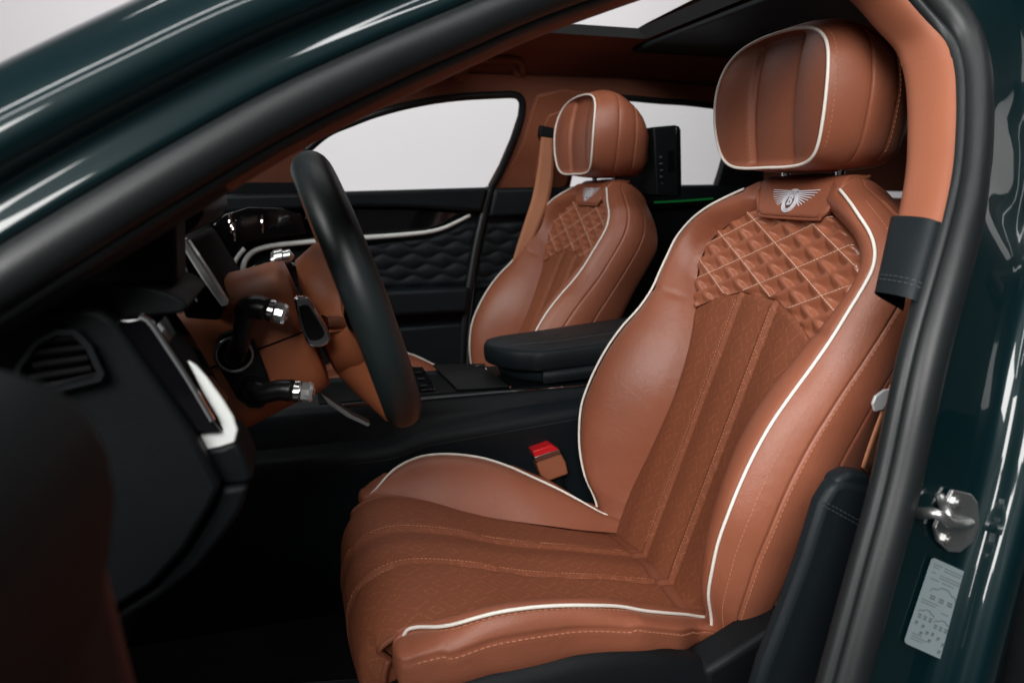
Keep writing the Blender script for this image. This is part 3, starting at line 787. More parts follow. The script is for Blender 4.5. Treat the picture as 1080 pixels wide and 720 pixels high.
for cs, ct in ((.12, .73), (.30, .74), (.44, .79), (.58, .78), (.74, .80), (.90, .84), (.3, .82), (.55, .86), (.86, .93)):
    bar(cs-.035, cs+.035, ct, .012); bar(cs-.05, cs+.02, ct+.022, .004)
mb.build('label_print', 'ink', lab, smooth=False)

# far side of the cabin: window band, pillars, rail
LN = np.array((0, 1, .45)); LN /= np.linalg.norm(LN); LP0 = np.array((0, 1.10, 1.05))
def LEAN(x, y, off=0.0): return PN(x, y, LP0+LN*off, LN)
w1 = [(335, 203), (322, 160), (345, 141), (370, 130), (400, 119), (440, 109), (480, 103), (520, 100.5), (541, 100), (548, 103), (551, 110), (549, 126), (541, 150), (529, 178), (517, 200)]
w2 = [(600, 200), (612, 150), (625, 106), (700, 107), (745, 111), (768, 116), (776, 130), (770, 160), (757, 196)]
topl = [(860, 112), (760, 92), (670, 84), (560, 80), (480, 78), (400, 84), (340, 112), (240, 150)]
# tan sheet round the window openings
P2 = [LEAN(x, y) for x, y in ([(318, 203)]+w1[1:]+[(600, 202)]+w2[1:-1]+[(757, 198), (830, 198)]+topl+[(240, 203)])]
mb = MB(); prism(mb, P2, LN*.03); mb.build('far_side_trim', 'suede', car, smooth=False, recalc=True)
mb = MB(); P = [LEAN(x, y, -.004) for x, y in [(527, 200), (540, 172), (551, 150), (560, 118), (566, 100), (596, 94), (624, 98), (612, 145), (598, 200)]]
prism(mb, P, LN*.02); mb.build('far_pillar_trim', 'trim_tan', car, bevel=.008, recalc=True)
mb = MB(); P = [LEAN(x, y, -.007) for x, y in [(566, 195), (570, 150), (576, 128), (584, 120), (606, 122), (598, 195)]]
prism(mb, spline(P, 4, True), LN*.02); mb.build('far_belt_plate', 'trim_tan', car, bevel=.004, recalc=True)
mb = MB(); P = [LEAN(x, y, -.003) for x, y in w1[1:]]; tube(mb, resample(spline(P, 5), .01), .010, 8)
P = [PY(517, 198, 1.05), PY(508, 235, 1.045), PY(500, 275, 1.045), (PY(490, 340, 1.045)), PY(487, 390, 1.045)]; tube(mb, resample(spline(P, 5), .01), .013, 8); mb.build('far_door_seal', 'rubber', car, sharp=180)
mb = MB(); P = [LEAN(x, y, -.003) for x, y in w2[1:]]; tube(mb, resample(spline(P, 5), .01), .009, 8); mb.build('rear_window_seal', 'rubber', car, sharp=180)
# grab handle
mb = MB(); P = [LEAN(x, y, o) for x, y, o in [(480, 82, -.012), (483, 72, -.03), (492, 65, -.04), (515, 62.5, -.042), (540, 62, -.04), (549, 66, -.03), (551, 76, -.012)]]
tube(mb, resample(spline(P, 8), .005), .0085, 10); mb.build('grab_handle', 'suede', car, sharp=180)
mb = MB(); P = [LEAN(x, y, -.006) for x, y in [(474, 88), (478, 66), (496, 58), (545, 56), (556, 62), (555, 82), (543, 82), (540, 72), (495, 74), (488, 88)]]
prism(mb, P, LN*.012); mb.build('grab_handle_base', 'suede', car, bevel=.004, recalc=True)
# headliner with the sunroof opening
cs = [(.972, 1.375), (.965, 1.388), (.955, 1.40), (.93, 1.42), (.86, 1.443), (.78, 1.452), (.70, 1.457), (.39, 1.465), (.08, 1.457), (0, 1.452), (-.08, 1.443), (-.15, 1.42), (-.19, 1.39)]
cs = [tuple(p) for p in cs]; xs = [-.62, -.50, -.42, -.2, .0, .10, .135, .3, .6, .9, 1.2, 1.5]
def dropx(x): return -.05*max(0, (-.50-x)/.12)**1.4-.12*max(0, (x-.5)/1.0)**2
V = [(x, y, z+dropx(x)) for x in xs for y, z in cs]; Fc = []; m_ = len(cs)
for i in range(len(xs)-1):
    for k in range(m_-1):
        if -.42 <= xs[i] < .10 and .08 <= cs[k+1][0] and cs[k][0] <= .70: continue
        Fc.append((i*m_+k, i*m_+k+1, (i+1)*m_+k+1, (i+1)*m_+k))
mb = MB(); mb.add(V, Fc); mb.build('headliner', 'suede', car, sharp=60)
mb = MB()
ring0 = [(-.42, .70, 1.457), (.10, .70, 1.457), (.10, .08, 1.457), (-.42, .08, 1.457)]
ring1 = [(-.40, .735, 1.487), (.098, .735, 1.487), (.098, .045, 1.487), (-.40, .045, 1.487)]
for i in range(4):
    j = (i+1) % 4; mb.add([ring0[i], ring0[j], ring1[j], ring1[i]], [(0, 1, 2, 3)])
fr_ = mb.build('sunroof_frame', 'carpet', car, smooth=False)
mb = MB(); box(mb, (.104, .0, 1.440), (.40, .78, 1.452)); mb.build('sunroof_blind', 'black_plastic', car, bevel=.004)
# roof skin over the lining, round the glass
rv = [(x, y, z+dropx(x)+.035) for x in xs for y, z in cs]; rf = []
for i in range(len(xs)-1):
    for k in range(m_-1):
        if -.42 <= xs[i] < .10 and .0 <= cs[k+1][0] and cs[k][0] <= .78: continue
        rf.append((i*m_+k, i*m_+k+1, (i+1)*m_+k+1, (i+1)*m_+k))
mb = MB(); mb.add(rv, rf); mb.build('roof_skin', 'paint', car)
# windscreen and its base, rear bulkhead, floor, sills
mb = MB(); mb.add([(-.62, -.15, 1.36), (-.62, .93, 1.36), (-1.45, 1.03, .97), (-1.45, -.25, .97)], [(0, 1, 2, 3)]); mb.build('windscreen', 'glass', car, smooth=False)
mb = MB(); box(mb, (-1.7, -.34, .22), (1.5, 1.12, .30)); mb.build('floor_pan', 'carpet', car, bevel=.01)
mb = MB(); box(mb, (-1.75, -.34, .30), (-1.32, 1.12, .98)); mb.build('bulkhead', 'carpet', car, bevel=.01)
mb = MB(); box(mb, (1.46, -.34, .30), (1.52, 1.12, 1.10)); mb.build('rear_bulkhead', 'carpet', car, bevel=.01)
mb = MB(); box(mb, (-1.3, -.46, .22), (-.10, -.345, .40)); mb.build('door_sill', 'black_plastic', car, bevel=.02)
mb = MB(); box(mb, (.02, -.43, .22), (1.5, -.33, 1.06)); mb.build('rear_side_panel', 'black_plastic', car, bevel=.02)
nd_ = empty('rear_door', (.7, -.45, .4), 'closed dark green rear door next to the open front doorway', 'car door')
mb = MB(); box(mb, (.14, -.50, .22), (1.5, -.44, 1.07)); mb.build('door_skin', 'paint', nd_, bevel=.03, seg=5)
mb = MB(); prism(mb, [(.14, -.43, 1.07), (1.5, -.43, 1.07), (1.5, -.24, 1.40), (.14, -.24, 1.40)], (0, .02, 0)); mb.build('window_glass', 'gloss', nd_, smooth=False, recalc=True)
# sill tread plate
# ================================================================== FAR DOORS
DY = 1.06
pd = empty('passenger_door', (-.5, DY, .4), 'black front passenger door with cream accent strip and wavy quilting, beyond the steering wheel', 'car door')
slab('door_panel', [(200, 205), (330, 203), (516, 197.5), (508, 235), (499, 275), (489, 340), (486, 420), (300, 460), (190, 440)], DY, .06, 'black', pd, .006)
slab('door_ledge', [(205, 206), (330, 203.5), (515, 198), (513, 208), (509, 224), (490, 222), (440, 219), (380, 218), (330, 220), (205, 226)], DY-.035, .05, 'black', pd, .010)
slab('gloss_inlay', [(330, 220), (380, 219), (440, 220), (486, 224), (466, 237), (450, 242), (380, 248), (300, 254)], DY-.012, .03, 'gloss', pd, .004)
mb = MB(); P = [PY(x, y, DY-.018) for x, y in [(496, 227), (484, 233), (469, 240), (452, 244.5), (420, 248), (380, 251), (340, 254), (306, 257), (283, 260), (268, 265), (259, 274), (256, 285), (255, 295)]]
tube(mb, resample(spline(P, 6), .01), [.0048+.0026*min(1, i/30) for i in range(len(resample(spline(P, 6), .01)))], 10); mb.build('accent_strip', 'cream', pd, sharp=180)
def wavy(name, px, y, parent, amp=.0045):
    poly = [(p[0], p[2]) for p in (PY(a, b, y) for a, b in px)]
    P2, Fc = zone(poly, .0042); mb = MB(); V = []
    for x, z in P2:
        e = float(edge_dist(np.array([(x, z)]), poly)[0])
        bd = lambda k: k*.030+(.0065 if k % 2 else -.0065)*math.cos(2*math.pi*x/.082)
        k = math.floor(z/.030)-1
        while bd(k+1) <= z: k += 1
        f = (z-bd(k))/(bd(k+1)-bd(k))
        V.append((x, y-amp*math.sin(math.pi*f)**.7*(bd(k+1)-bd(k))/.030*min(1, e/.010)+.002, z))
    mb.add(V, Fc); return mb.build(name, 'black', parent, sharp=180)
wavy('quilted_inlay', [(372, 262), (410, 256), (452, 252), (475, 244), (494, 233), (504, 236), (497, 275), (494, 300), (440, 303), (372, 306)], DY-.010, pd)
slab('door_armrest', [(330, 312), (420, 306), (496, 303), (493, 330), (420, 334), (330, 340)], DY-.05, .06, 'black', pd, .012)
slab('door_pocket', [(330, 360), (420, 345), (489, 340), (486, 420), (330, 440)], DY-.02, .03, 'black', pd, .012)
mb = MB(); mb.add([LEAN(x, y, .015) for x, y in [(300, 206), (300, 150), (400, 112), (480, 96), (552, 95), (550, 126), (517, 202)]], [tuple(range(7))]); mb.build('door_glass', 'glass', pd, smooth=False)
rd = empty('rear_door', (.2, DY, .4), 'black rear side door partly hidden behind the passenger seat', 'car door')
slab('door_panel', [(522, 198.5), (600, 197), (800, 194), (830, 420), (494, 410), (496, 340), (504, 280), (513, 235)], DY, .06, 'black', rd, .006)
slab('door_ledge', [(522, 199), (600, 197.5), (800, 194.5), (800, 212), (600, 226), (516, 229)], DY-.03, .05, 'black', rd, .010)
wavy('quilted_inlay', [(514, 236), (600, 232), (600, 310), (501, 304), (505, 278)], DY-.010, rd)
mb = MB(); P = [PY(x, y, DY-.04) for x, y in [(690, 213.5), (720, 212), (752, 209.5)]]; tube(mb, P, .0028, 6); mb.build('ambient_light', 'glow', rd)
mb = MB(); mb.add([LEAN(x, y, .015) for x, y in [(620, 202), (660, 100), (700, 100), (790, 110), (780, 202)]], [tuple(range(5))]); mb.build('door_glass', 'glass', rd, smooth=False)
slab('window_post', [(757, 197), (768, 158), (775, 118), (806, 118), (806, 197)], 1.035, .03, 'black_plastic', rd, .004)
slab('quarter_trim', [(768, 199), (774, 160), (780, 112), (1010, 112), (1010, 203)], 1.036, .03, 'suede', car, .004)
# ================================================================== REAR BENCH
rb = empty('rear_bench', (1.2, .39, .3), 'tan rear bench glimpsed under the driver headrest', 'car seat')
mb = MB(); rows = []
for y in np.linspace(-.28, 1.04, 40):
    k = 1-.25*gs_(y-.39, .12); rows.append([np.array((x-.05*k*gs_(z-.75, .3), y, z)) for x, z in ((1.0, .55), (1.05, .75), (1.12, .95), (1.17, 1.05), (1.21, 1.08), (1.26, 1.07), (1.3, 1.0))])
grid(mb, rows).build('rear_backrest', 'leather', rb, sharp=180)
mb = MB(); box(mb, (.62, -.28, .32), (1.02, 1.04, .56)); mb.build('rear_cushion', 'leather', rb, bevel=.05, seg=5)

# ================================================================== DASHBOARD
da = empty('dashboard', (-1.0, .39, .9), 'black leather dashboard with gloss switch panel, cream trim and air vent at its end', 'dashboard')
def xprism(name, prof, y0, y1, m, bevel=.008):
    mb = MB(); prism(mb, [(x, y0, z) for x, z in prof], (0, y1-y0, 0)); return mb.build(name, m, da, bevel=bevel, recalc=True)
xprism('dash_body', [(-1.34, .99), (-1.02, 1.055), (-.945, 1.05), (-.915, 1.02), (-.905, .95), (-.93, .86), (-1.0, .70), (-1.34, .70)], -.25, 1.055, 'black', .015)
slab('dash_end_panel', [(-60, 322), (12, 326), (88, 324), (106, 328), (120, 339), (160, 396), (202, 455), (233, 513), (224, 532), (195, 580), (160, 618), (118, 644), (60, 690), (-60, 760)], -.345, .05, 'dash_black', da, .005)
slab('gloss_switch_panel', [(118, 336), (134, 335), (150, 334), (160, 342), (190, 385), (222, 440), (234, 457), (206, 458), (160, 396)], -.332, .10, 'gloss', da, .003)
mb = MB(); tube(mb, resample(spline([PY(x, y, -.334) for x, y in [(148, 333), (158, 339), (176, 365), (200, 402), (224, 443)]], 6), .006), .0026, 8); mb.build('chrome_bezel', 'chrome', da)
mb = MB()
for k in range(5):
    a, b = 165+k*10, 352+k*16; c = PY(a, b, -.336); box(mb, tuple(c-np.array((.004, .003, .005))), tuple(c+np.array((.004, .003, .005))))
slab('cream_trim', [(197, 380), (207, 386), (218, 398), (234, 420), (246, 439), (251, 453), (248, 467), (232, 472), (217, 475), (212, 468), (207, 458), (236, 455), (229, 440), (214, 415)], -.325, .006, 'cream', da, .002)
slab('switch_cluster', [(150, 336), (160, 341), (196, 381), (215, 417), (229, 441), (235, 454), (206, 457)], -.320, .05, 'carpet', da, .002)
slab('switch_trim_side', [(180, 348), (190, 347), (194, 352), (186, 356)], -.25, .01, 'cream', da, .001)
slab('knee_bolster', [(216, 474), (232, 472), (249, 466), (259, 482), (268, 502), (262, 511), (236, 513), (222, 495)], -.325, .07, 'dash_black', da, .006)
slab('knee_panel', [(232, 515), (263, 513), (254, 540), (236, 566), (208, 600), (170, 630), (120, 660), (120, 646), (162, 620), (196, 582), (225, 533)], -.332, .08, 'dash_black', da, .006)
xprism('lower_dash', [(-.92, .84), (-.875, .80), (-.87, .76), (-.92, .66), (-1.05, .58), (-1.34, .58), (-1.34, .84)], -.25, 1.05, 'dash_black', .012)
# side vent
vent = [(18, 386), (38, 358), (62, 346), (82, 346), (98, 362), (112, 392), (108, 400), (60, 412), (24, 418), (12, 408)]
P = [PY(a, b, -.352) for a, b in vent]; c = np.mean(P, axis=0)
mb = MB(); grid(mb, [P+[P[0]], [p+np.array((0, -.006, 0)) for p in P+[P[0]]], [c+(p-c)*.84+np.array((0, -.006, 0)) for p in P+[P[0]]], [c+(p-c)*.80+np.array((0, .006, 0)) for p in P+[P[0]]]])
vt = mb.build('air_vent', 'black_plastic', da, sharp=60)
mb = MB(); prism(mb, [c+(p-c)*.82+np.array((0, .0065, 0)) for p in P], (0, .002, 0)); mb.build('vent_duct', 'gloss', vt, smooth=False)
for k in range(4):
    a = PY(32+k*3, 398-k*13, -.352); b = PY(96-k*3, 388-k*11, -.352); mb = MB(); tube(mb, [a, b], .0022, 6); mb.build('vent_slat', 'carpet', vt)
# upper pad, cowl, cluster hood and cluster
slab('dash_pad', [(-60, 300), (20, 303), (70, 300), (120, 299), (156, 302), (180, 309), (196, 318), (199, 325), (190, 331), (160, 334), (128, 338), (118, 330), (88, 320), (-60, 318)], -.315, .14, 'dash_black', da, .010)
slab('dash_cowl', [(-80, 320), (-80, 290), (60, 240), (120, 222), (180, 205), (186, 214), (186, 252), (187, 300), (150, 302), (60, 303)], -.285, .06, 'dash_black', da, .012)
slab('cluster_hood', [(183, 224), (188, 210), (198, 203), (208, 202), (213, 208), (215, 226), (206, 240), (186, 254)], -.19, .30, 'dash_black', da, .008)
slab('cluster_rim', [(184, 254), (197, 252), (206, 266), (222, 290), (241, 321), (234, 324), (214, 296), (194, 264)], -.17, .02, 'cream', da, .002)
slab('instrument_cluster', [(186, 258), (194, 262), (214, 294), (236, 326), (231, 338), (196, 336), (186, 310)], -.165, .33, 'carpet', da, .003)
mb = MB(); tube(mb, resample(spline([PY(x, y, -.167) for x, y in [(188, 266), (196, 285), (199, 300), (207, 318)]], 5), .005), .0018, 6); mb.build('cluster_chrome', 'chrome', da)
# passenger side fascia
def fx(px, py, x=-.902): return PX(px, py, x)
for nm, px, m in (('fascia_veneer', [(216, 262), (222, 240), (236, 226), (262, 218), (296, 219), (318, 226), (322, 246), (280, 252), (262, 256), (244, 268), (226, 284)], 'gloss'),):
    mb = MB(); prism(mb, [PY(a, b, 1.02) for a, b in px], (0, .03, 0)); mb.build(nm, m, da, bevel=.003, recalc=True)
mb = MB(); tube(mb, resample(spline([PY(x, y, .98) for x, y in [(258, 262), (250, 272), (242, 287), (232, 300), (222, 312), (212, 330)]], 6), .01), .0055, 8); mb.build('fascia_strip', 'cream', da, sharp=180)
for cx, cy, yy in ((243, 236, .97), (247, 244, .97), (277, 236, 1.0)):
    c = PY(cx, cy, yy); tube(MB(), [c+np.array((0.0, .022*math.cos(a), .022*math.sin(a))) for a in np.linspace(0, 2*math.pi, 20, endpoint=False)], .0022, 6, closed=True).build('vent_ring', 'chrome', da)
mb = MB(); c = PY(286, 276, .33); rows = []
for h, r in ((0, .014), (.006, .018), (.02, .018), (.022, .014), (.034, .014), (.036, .010)): rows.append([c+np.array((h*.9, r*math.cos(a), r*math.sin(a)+h*.2)) for a in np.linspace(0, 2*math.pi, 25)])
rows.append([c+np.array((.038, 0, .008))]*25); grid(mb, rows).build('vent_knob', 'knurl', da, sharp=30)
slab('vent_housing', [(262, 296), (264, 284), (280, 277), (310, 277), (330, 280), (330, 304)], .34, .06, 'gloss', da, .006)
slab('far_dash_corner', [(205, 206), (225, 190), (250, 178), (300, 170), (330, 172), (334, 204)], 1.065, .05, 'black_plastic', da, .004)
mi = empty('door_mirror', (-.72, 1.18, 1.1), 'black passenger side door mirror with bright glass seen behind the wheel rim', 'mirror')
slab('mirror_housing', [(262, 204), (270, 180), (290, 168), (312, 168), (320, 204)], 1.20, .10, 'gloss', mi, .012)
slab('mirror_glass', [(297, 172), (305, 174), (307, 202), (302, 203), (297, 186)], 1.19, .006, 'chrome', mi, .001)

# ================================================================== STEERING
wc = np.array((-.653, 0, .985)); TL = rad(17.7)
AX = np.array((math.cos(TL), 0, math.sin(TL)))      # towards the driver
WU = np.array((-math.sin(TL), 0, math.cos(TL))); WY = np.array((0, 1.0, 0))
def WP(y, u, d=0): return wc+WY*y+WU*u+AX*d
wh = empty('steering_wheel', tuple(wc), 'thick black leather steering wheel with tan centre, seen edge-on from ahead', 'steering wheel')
R0 = .1605
tube(MB(), [WP(R0*math.sin(a), R0*math.cos(a)) for a in np.linspace(0, 2*math.pi, 96, endpoint=False)], .0238, 20, closed=True).build('rim', 'wheel_leather', wh, sharp=180)
mb = MB(); rows = []
for d, r in ((-.064, .01), (-.063, .05), (-.057, .080), (-.03, .092), (0, .092), (.02, .084), (.032, .05), (.035, .01)):
    rows.append([WP(r*1.08*math.cos(a), r*.95*math.sin(a)-.012, d) for a in np.linspace(0, 2*math.pi, 41)])
grid(mb, rows).build('hub', 'column_leather', wh, sharp=180)
for nm, sec in (('spoke', [(-.07, -.012, .050), (-.11, -.008, .040), (-.145, -.002, .030), (-.160, .0, .026)]), ('spoke', [(.07, -.012, .050), (.11, -.008, .040), (.145, -.002, .030), (.160, .0, .026)])):
    rows = []
    for y, u, h in sec: rows.append([WP(y, u+h*math.cos(a), -.008+.020*math.sin(a)) for a in np.linspace(0, 2*math.pi, 21)])
    grid(MB(), rows).build(nm, 'column_leather', wh, sharp=180)
rows = []
for u, wdt, dp in ((-.05, .078, .050), (-.085, .074, .046), (-.118, .064, .034), (-.145, .056, .021), (-.164, .050, .012)):
    rows.append([WP(wdt*math.cos(a), u, -.016+dp*math.sin(a)) for a in np.linspace(0, 2*math.pi, 25)])
grid(MB(), rows).build('lower_spoke', 'column_leather', wh, sharp=180)
rows = []
for k, (d, s) in enumerate(((-.0005, 1), (.0, 1))): pass
mb = MB(); tube(mb, [WP((R0-.013)*math.sin(a), (R0-.013)*math.cos(a), -.0115) for a in np.linspace(0, 2*math.pi, 96, endpoint=False)], .0115, 12, closed=True); mb.build('rim_lining', 'column_leather', wh, sharp=180)
pad = [(310, 316), (317, 313), (325, 314), (337, 332), (348, 352), (347, 361), (338, 366), (326, 365), (318, 348)]
P = [PY(a, b, -.118) for a, b in pad]; c = np.mean(P, axis=0)
mb = MB(); prism(mb, spline(P, 3, True), (0, .014, 0)); pf = mb.build('paddle', 'chrome', wh, bevel=.003, recalc=True)
mb = MB(); prism(mb, spline([c+(p-c)*.70+np.array((-.001, -.002, 0)) for p in P], 3, True), (0, .004, 0)); mb.build('paddle_face', 'gloss', pf, bevel=.001, recalc=True)
mb = MB(); c1 = PY(342, 342, -.10); tube(mb, [c1, c1+np.array((.02, .01, .0))], .011, 14); mb.build('paddle_knob', 'chrome', pf)
# column shroud with its two stalks
sc_ = empty('steering_column', (-.80, 0, .92), 'tan leather steering column shroud with two black stalks', 'steering column')
def shroud(d, y, u, off=-.0): return wc+AX*d+WY*y+WU*u
rows = []
for d, hy, hu, cu in ((-.30, .10, .088, -.012), (-.24, .108, .092, -.012), (-.18, .108, .090, -.012), (-.12, .100, .084, -.012), (-.085, .097, .082, -.012), (-.072, .093, .078, -.012), (-.070, .06, .05, -.012), (-.069, .01, .01, -.012)):
    r = []
    for a in np.linspace(0, 2*math.pi, 49):
        ca, sa = math.cos(a), math.sin(a); e = .58
        r.append(shroud(d, hy*abs(ca)**e*(1 if ca > 0 else -1), cu+hu*abs(sa)**e*(1 if sa > 0 else -1)))
    rows.append(r)
grid(MB(), rows).build('column_shroud', 'column_leather', sc_, sharp=180)
for sg in (-1, 1):
    mb = MB(); tube(mb, [shroud(d, sg*y, -.006) for d, y in ((-.30, .100), (-.24, .1082), (-.18, .1082), (-.12, .1002), (-.085, .0972), (-.073, .0935))], .0011, 6); mb.build('shroud_seam', 'carpet', sc_)
YB = -.113
plate = [(231, 354), (242, 349), (257, 351), (268, 362), (278, 386), (285, 406), (285, 421), (276, 431), (262, 430), (248, 416), (234, 393), (225, 371)]
P = [PY(a, b, YB) for a, b in plate]
slab('stalk_plate', plate, YB, .02, 'black_plastic', sc_, .002)
def circ(px, py, y, r, n=28): c = PY(px, py, y); return [c+np.array((r*math.cos(a), 0, r*math.sin(a))) for a in np.linspace(0, 2*math.pi, n, endpoint=False)]
tube(MB(), circ(247, 374, YB-.001, .0185), .0023, 8, closed=True).build('stalk_ring', 'steel', sc_, sharp=180)
tube(MB(), circ(265, 410, YB-.001, .0165), .0016, 8, closed=True).build('lower_stalk_ring', 'black_plastic', sc_, sharp=180)
def stalk(pts, r, name):
    P = resample(spline([PY(a, b, y) for a, b, y in pts], 8), .004); mb = MB(); tube(mb, P, list(np.interp(np.linspace(0, 1, len(P)), np.linspace(0, 1, len(r)), r)), 14)
    o = mb.build(name, 'stalk_black', sc_, sharp=180); return o, P[-1], (P[-1]-P[-4])/np.linalg.norm(P[-1]-P[-4])
def knob(parent, e, d, r0, ln):
    fr = frames([e, e+d*ln]); t, s, u = fr[0]; mb = MB(); rows = []
    for h, r in ((0, r0*.9), (.002, r0), (ln*.35, r0), (ln*.4, r0*.88), (ln*.45, r0)):
        rows.append([e+t*h+(s*math.cos(a)+u*math.sin(a))*r*(1+.03*(i % 2)) for i, a in enumerate(np.linspace(0, 2*math.pi, 41))])
    grid(mb, rows); mb.build('stalk_collar', 'knurl', parent, sharp=20)
    rows = []
    for h, r in ((ln*.45, r0*.95), (ln*.85, r0*.98), (ln, r0*.82), (ln+.001, r0*.5), (ln-.003, r0*.02)):
        rows.append([e+t*h+(s*math.cos(a)+u*math.sin(a))*r for a in np.linspace(0, 2*math.pi, 13)])
    grid(MB(), rows).build('stalk_knob', 'crystal', parent, sharp=10)
o, e, d = stalk([(246, 376, YB+.01), (248, 372, -.125), (254, 360, -.143), (257, 340, -.150), (261, 326, -.153), (272, 324, -.156), (282, 327, -.158)], [.014, .012, .0105, .0095, .0105, .0125, .0125], 'stalk')
knob(o, e, d, .0115, .020)
o, e, d = stalk([(264, 410, YB+.01), (270, 412, -.128), (280, 414, -.136), (294, 411, -.140), (309, 412, -.143)], [.014, .013, .0115, .011, .0125], 'stalk')
knob(o, e, d, .0115, .022)
mb = MB(); P = [PY(337, 413, -.05), PY(352, 424, -.05), PY(372, 438, -.05), PY(391, 447, -.05), PY(388, 450, -.05), PY(366, 440, -.05), (PY(346, 426, -.05))]
prism(mb, P, (0, .02, 0)); mb.build('column_lever', 'steel', sc_, bevel=.001, recalc=True)

# ================================================================== CENTRE CONSOLE
cc = empty('centre_console', (-.4, .39, .3), 'black leather centre console with stitched side rail, tray lid and chrome line', 'console')
half_ = [(.50, .744), (.318, .744), (.309, .741), (.303, .733), (.300, .716), (.296, .700), (.280, .690), (.272, .682), (.270, .668), (.276, .640), (.28, .58), (.28, .36)]
sec = half_+[(.78-y, z) for y, z in half_[:0:-1]]
rows = []
for x in [-1.15, -1.0, -.9, -.8, -.72, -.66, -.62, -.58, -.55, -.53, -.50, -.46, -.40, -.34, -.28, -.22, -.16, -.1, 0, .1, .2, .3]:
    k = min(1, max(0, (x+.60)/.10)); k = k*k*(3-2*k); dz = .0
    r = []
    for y, z in sec:
        zz = z
        if .63 < z < .705: zz = z-(1-k)*.020+.078*max(0, x+.5)
        yy = y+(0 if z < .745 else 0)
        r.append(np.array((x, yy, zz)))
    rows.append(r)
grid(MB(), rows).build('console_body', 'black', cc, sharp=50)
mb = MB(); P = []
for x in np.linspace(-.66, .0, 40):
    k = min(1, max(0, (x+.60)/.10)); k = k*k*(3-2*k); P.append(np.array((x, .2695, .668-(1-k)*.020+.078*max(0, x+.5))))
dashes(mb, P, [np.array((0, -1.0, 0))]*len(P), .0038, .0028, .0005, .0007); mb.build('rail_stitching', 'dark_thread', cc, smooth=False)
mb = MB(); tube(mb, [np.array((x, .3075, .7425)) for x in np.linspace(-.66, -.05, 20)], .0022, 8); mb.build('chrome_line', 'chrome', cc)
mb = MB(); box(mb, (-.70, .322, .744), (-.08, .458, .7465)); mb.build('console_veneer', 'screen', cc, bevel=.001)
def top(name, px, h, m, bevel=.002, z0=.747):
    mb = MB(); prism(mb, [PZ(a, b, z0) for a, b in px], (0, 0, h)); return mb.build(name, m, cc, bevel=bevel, recalc=True)
top('tray_lid', [(456, 386), (507, 385), (537, 409), (482, 412)], .004, 'black_plastic')
top('switch_panel', [(420, 388), (446, 388), (456, 404), (459, 412), (430, 414)], .003, 'gloss')
mb = MB()
for k in range(3):
    c = PZ(441+k*3, 393+k*7, .751); q = MB(); box(q, tuple(c-np.array((.007, .006, .001))), tuple(c+np.array((.007, .006, .002)))); q.build('switch', 'black_plastic', cc, bevel=.001)
mb = MB(); tube(mb, [PZ(509, 386, .750), PZ(522, 396, .750), PZ(538, 408, .750)], .0022, 6); mb.build('tray_hinge', 'chrome', cc)
mb = MB(); c = PZ(506, 385, .753); box(mb, tuple(c-np.array((.012, .006, .002))), tuple(c+np.array((.012, .006, .002)))); mb.build('tray_catch', 'chrome', cc, bevel=.001)
# split armrest
TLT = lambda x: .075*max(0, x+.36)
def arm(z0, z1, grow, name):
    P = [(-.345+grow, .475), (-.368+grow, .445), (-.370+grow, .415), (-.350+grow, .365), (-.318+grow, .325), (-.25, .303), (.10, .300), (.10, .475), (-.25, .48)]
    P = spline(P, 5, True); mb = MB(); n = len(P)
    c = np.mean(P, axis=0); rows = []
    for z, k in ((z0, .96), (z0+.004, .985), (z0+(z1-z0)*.5, 1.0), (z1-.008, .995), (z1-.002, .97), (z1, .92), (z1+.003, .6), (z1+.004, .02)):
        rows.append([(c[0]+(p[0]-c[0])*k, c[1]+(p[1]-c[1])*k, z+TLT(c[0]+(p[0]-c[0])*k)) for p in P]+[(c[0]+(P[0][0]-c[0])*k, c[1]+(P[0][1]-c[1])*k, z+TLT(c[0]+(P[0][0]-c[0])*k))])
    return grid(mb, rows).build(name, 'black', cc, sharp=50)
a1 = arm(.745, .770, .03, 'armrest_base'); a2 = arm(.772, .812, 0, 'armrest')
mb = MB(); dashes(mb, [np.array((x, .345+.02*gs_(x+.33, .05), .8165+TLT(x))) for x in np.linspace(-.345, .0, 30)], [np.array((0, 0, 1.0))]*30, .0036, .0028, .0005, .0006); mb.build('armrest_stitching', 'dark_thread', a2, smooth=False)

# ================================================================== BELTS, BUCKLE, SCREEN, DOOR
bk_ = empty('seat_belt_buckle', (-.28, .24, .52), 'tan seat belt buckle with red release button beside driver cushion', 'belt buckle')
Y0 = .252
slab('buckle_body', [(565, 486), (570, 501), (578, 508), (600, 500), (597, 487), (590, 475), (583, 470), (563, 477)], Y0, .026, 'tan_plastic', bk_, .004)
slab('buckle_trim', [(563.5, 482), (590, 473.5), (592, 478.5), (565.5, 488)], Y0-.0015, .029, 'knurl', bk_, .001)
slab('release_button', [(562, 476), (582, 469), (589, 473), (590, 475.5), (565, 484)], Y0-.0008, .027, 'red', bk_, .002)
mb = MB(); tube(mb, [PY(588, 504, Y0+.012), PY(596, 525, Y0+.012), PY(600, 545, Y0+.012)], .010, 8); mb.build('buckle_stem', 'black_plastic', bk_)
def ribbon(name, pts, m, parent, th=.0022):
    """a belt: pairs of edge points, given a little thickness"""
    A = resample(spline([a for a, b in pts], 6), .012); n = len(A); Bq = spline([b for a, b in pts], 6); Bq = resample(Bq, .012)
    Bq = [np.array([np.interp(t, np.linspace(0, 1, len(Bq)), [q[i] for q in Bq]) for i in range(3)]) for t in np.linspace(0, 1, n)]
    rows = [[a+(b-a)*k+np.array((0, -.0008*(k*4 % 2), 0)) for k in (0, .25, .5, .75, 1)] for a, b in zip(A, Bq)]
    return grid(MB(), rows).build(name, m, parent, solid=th, sharp=180)
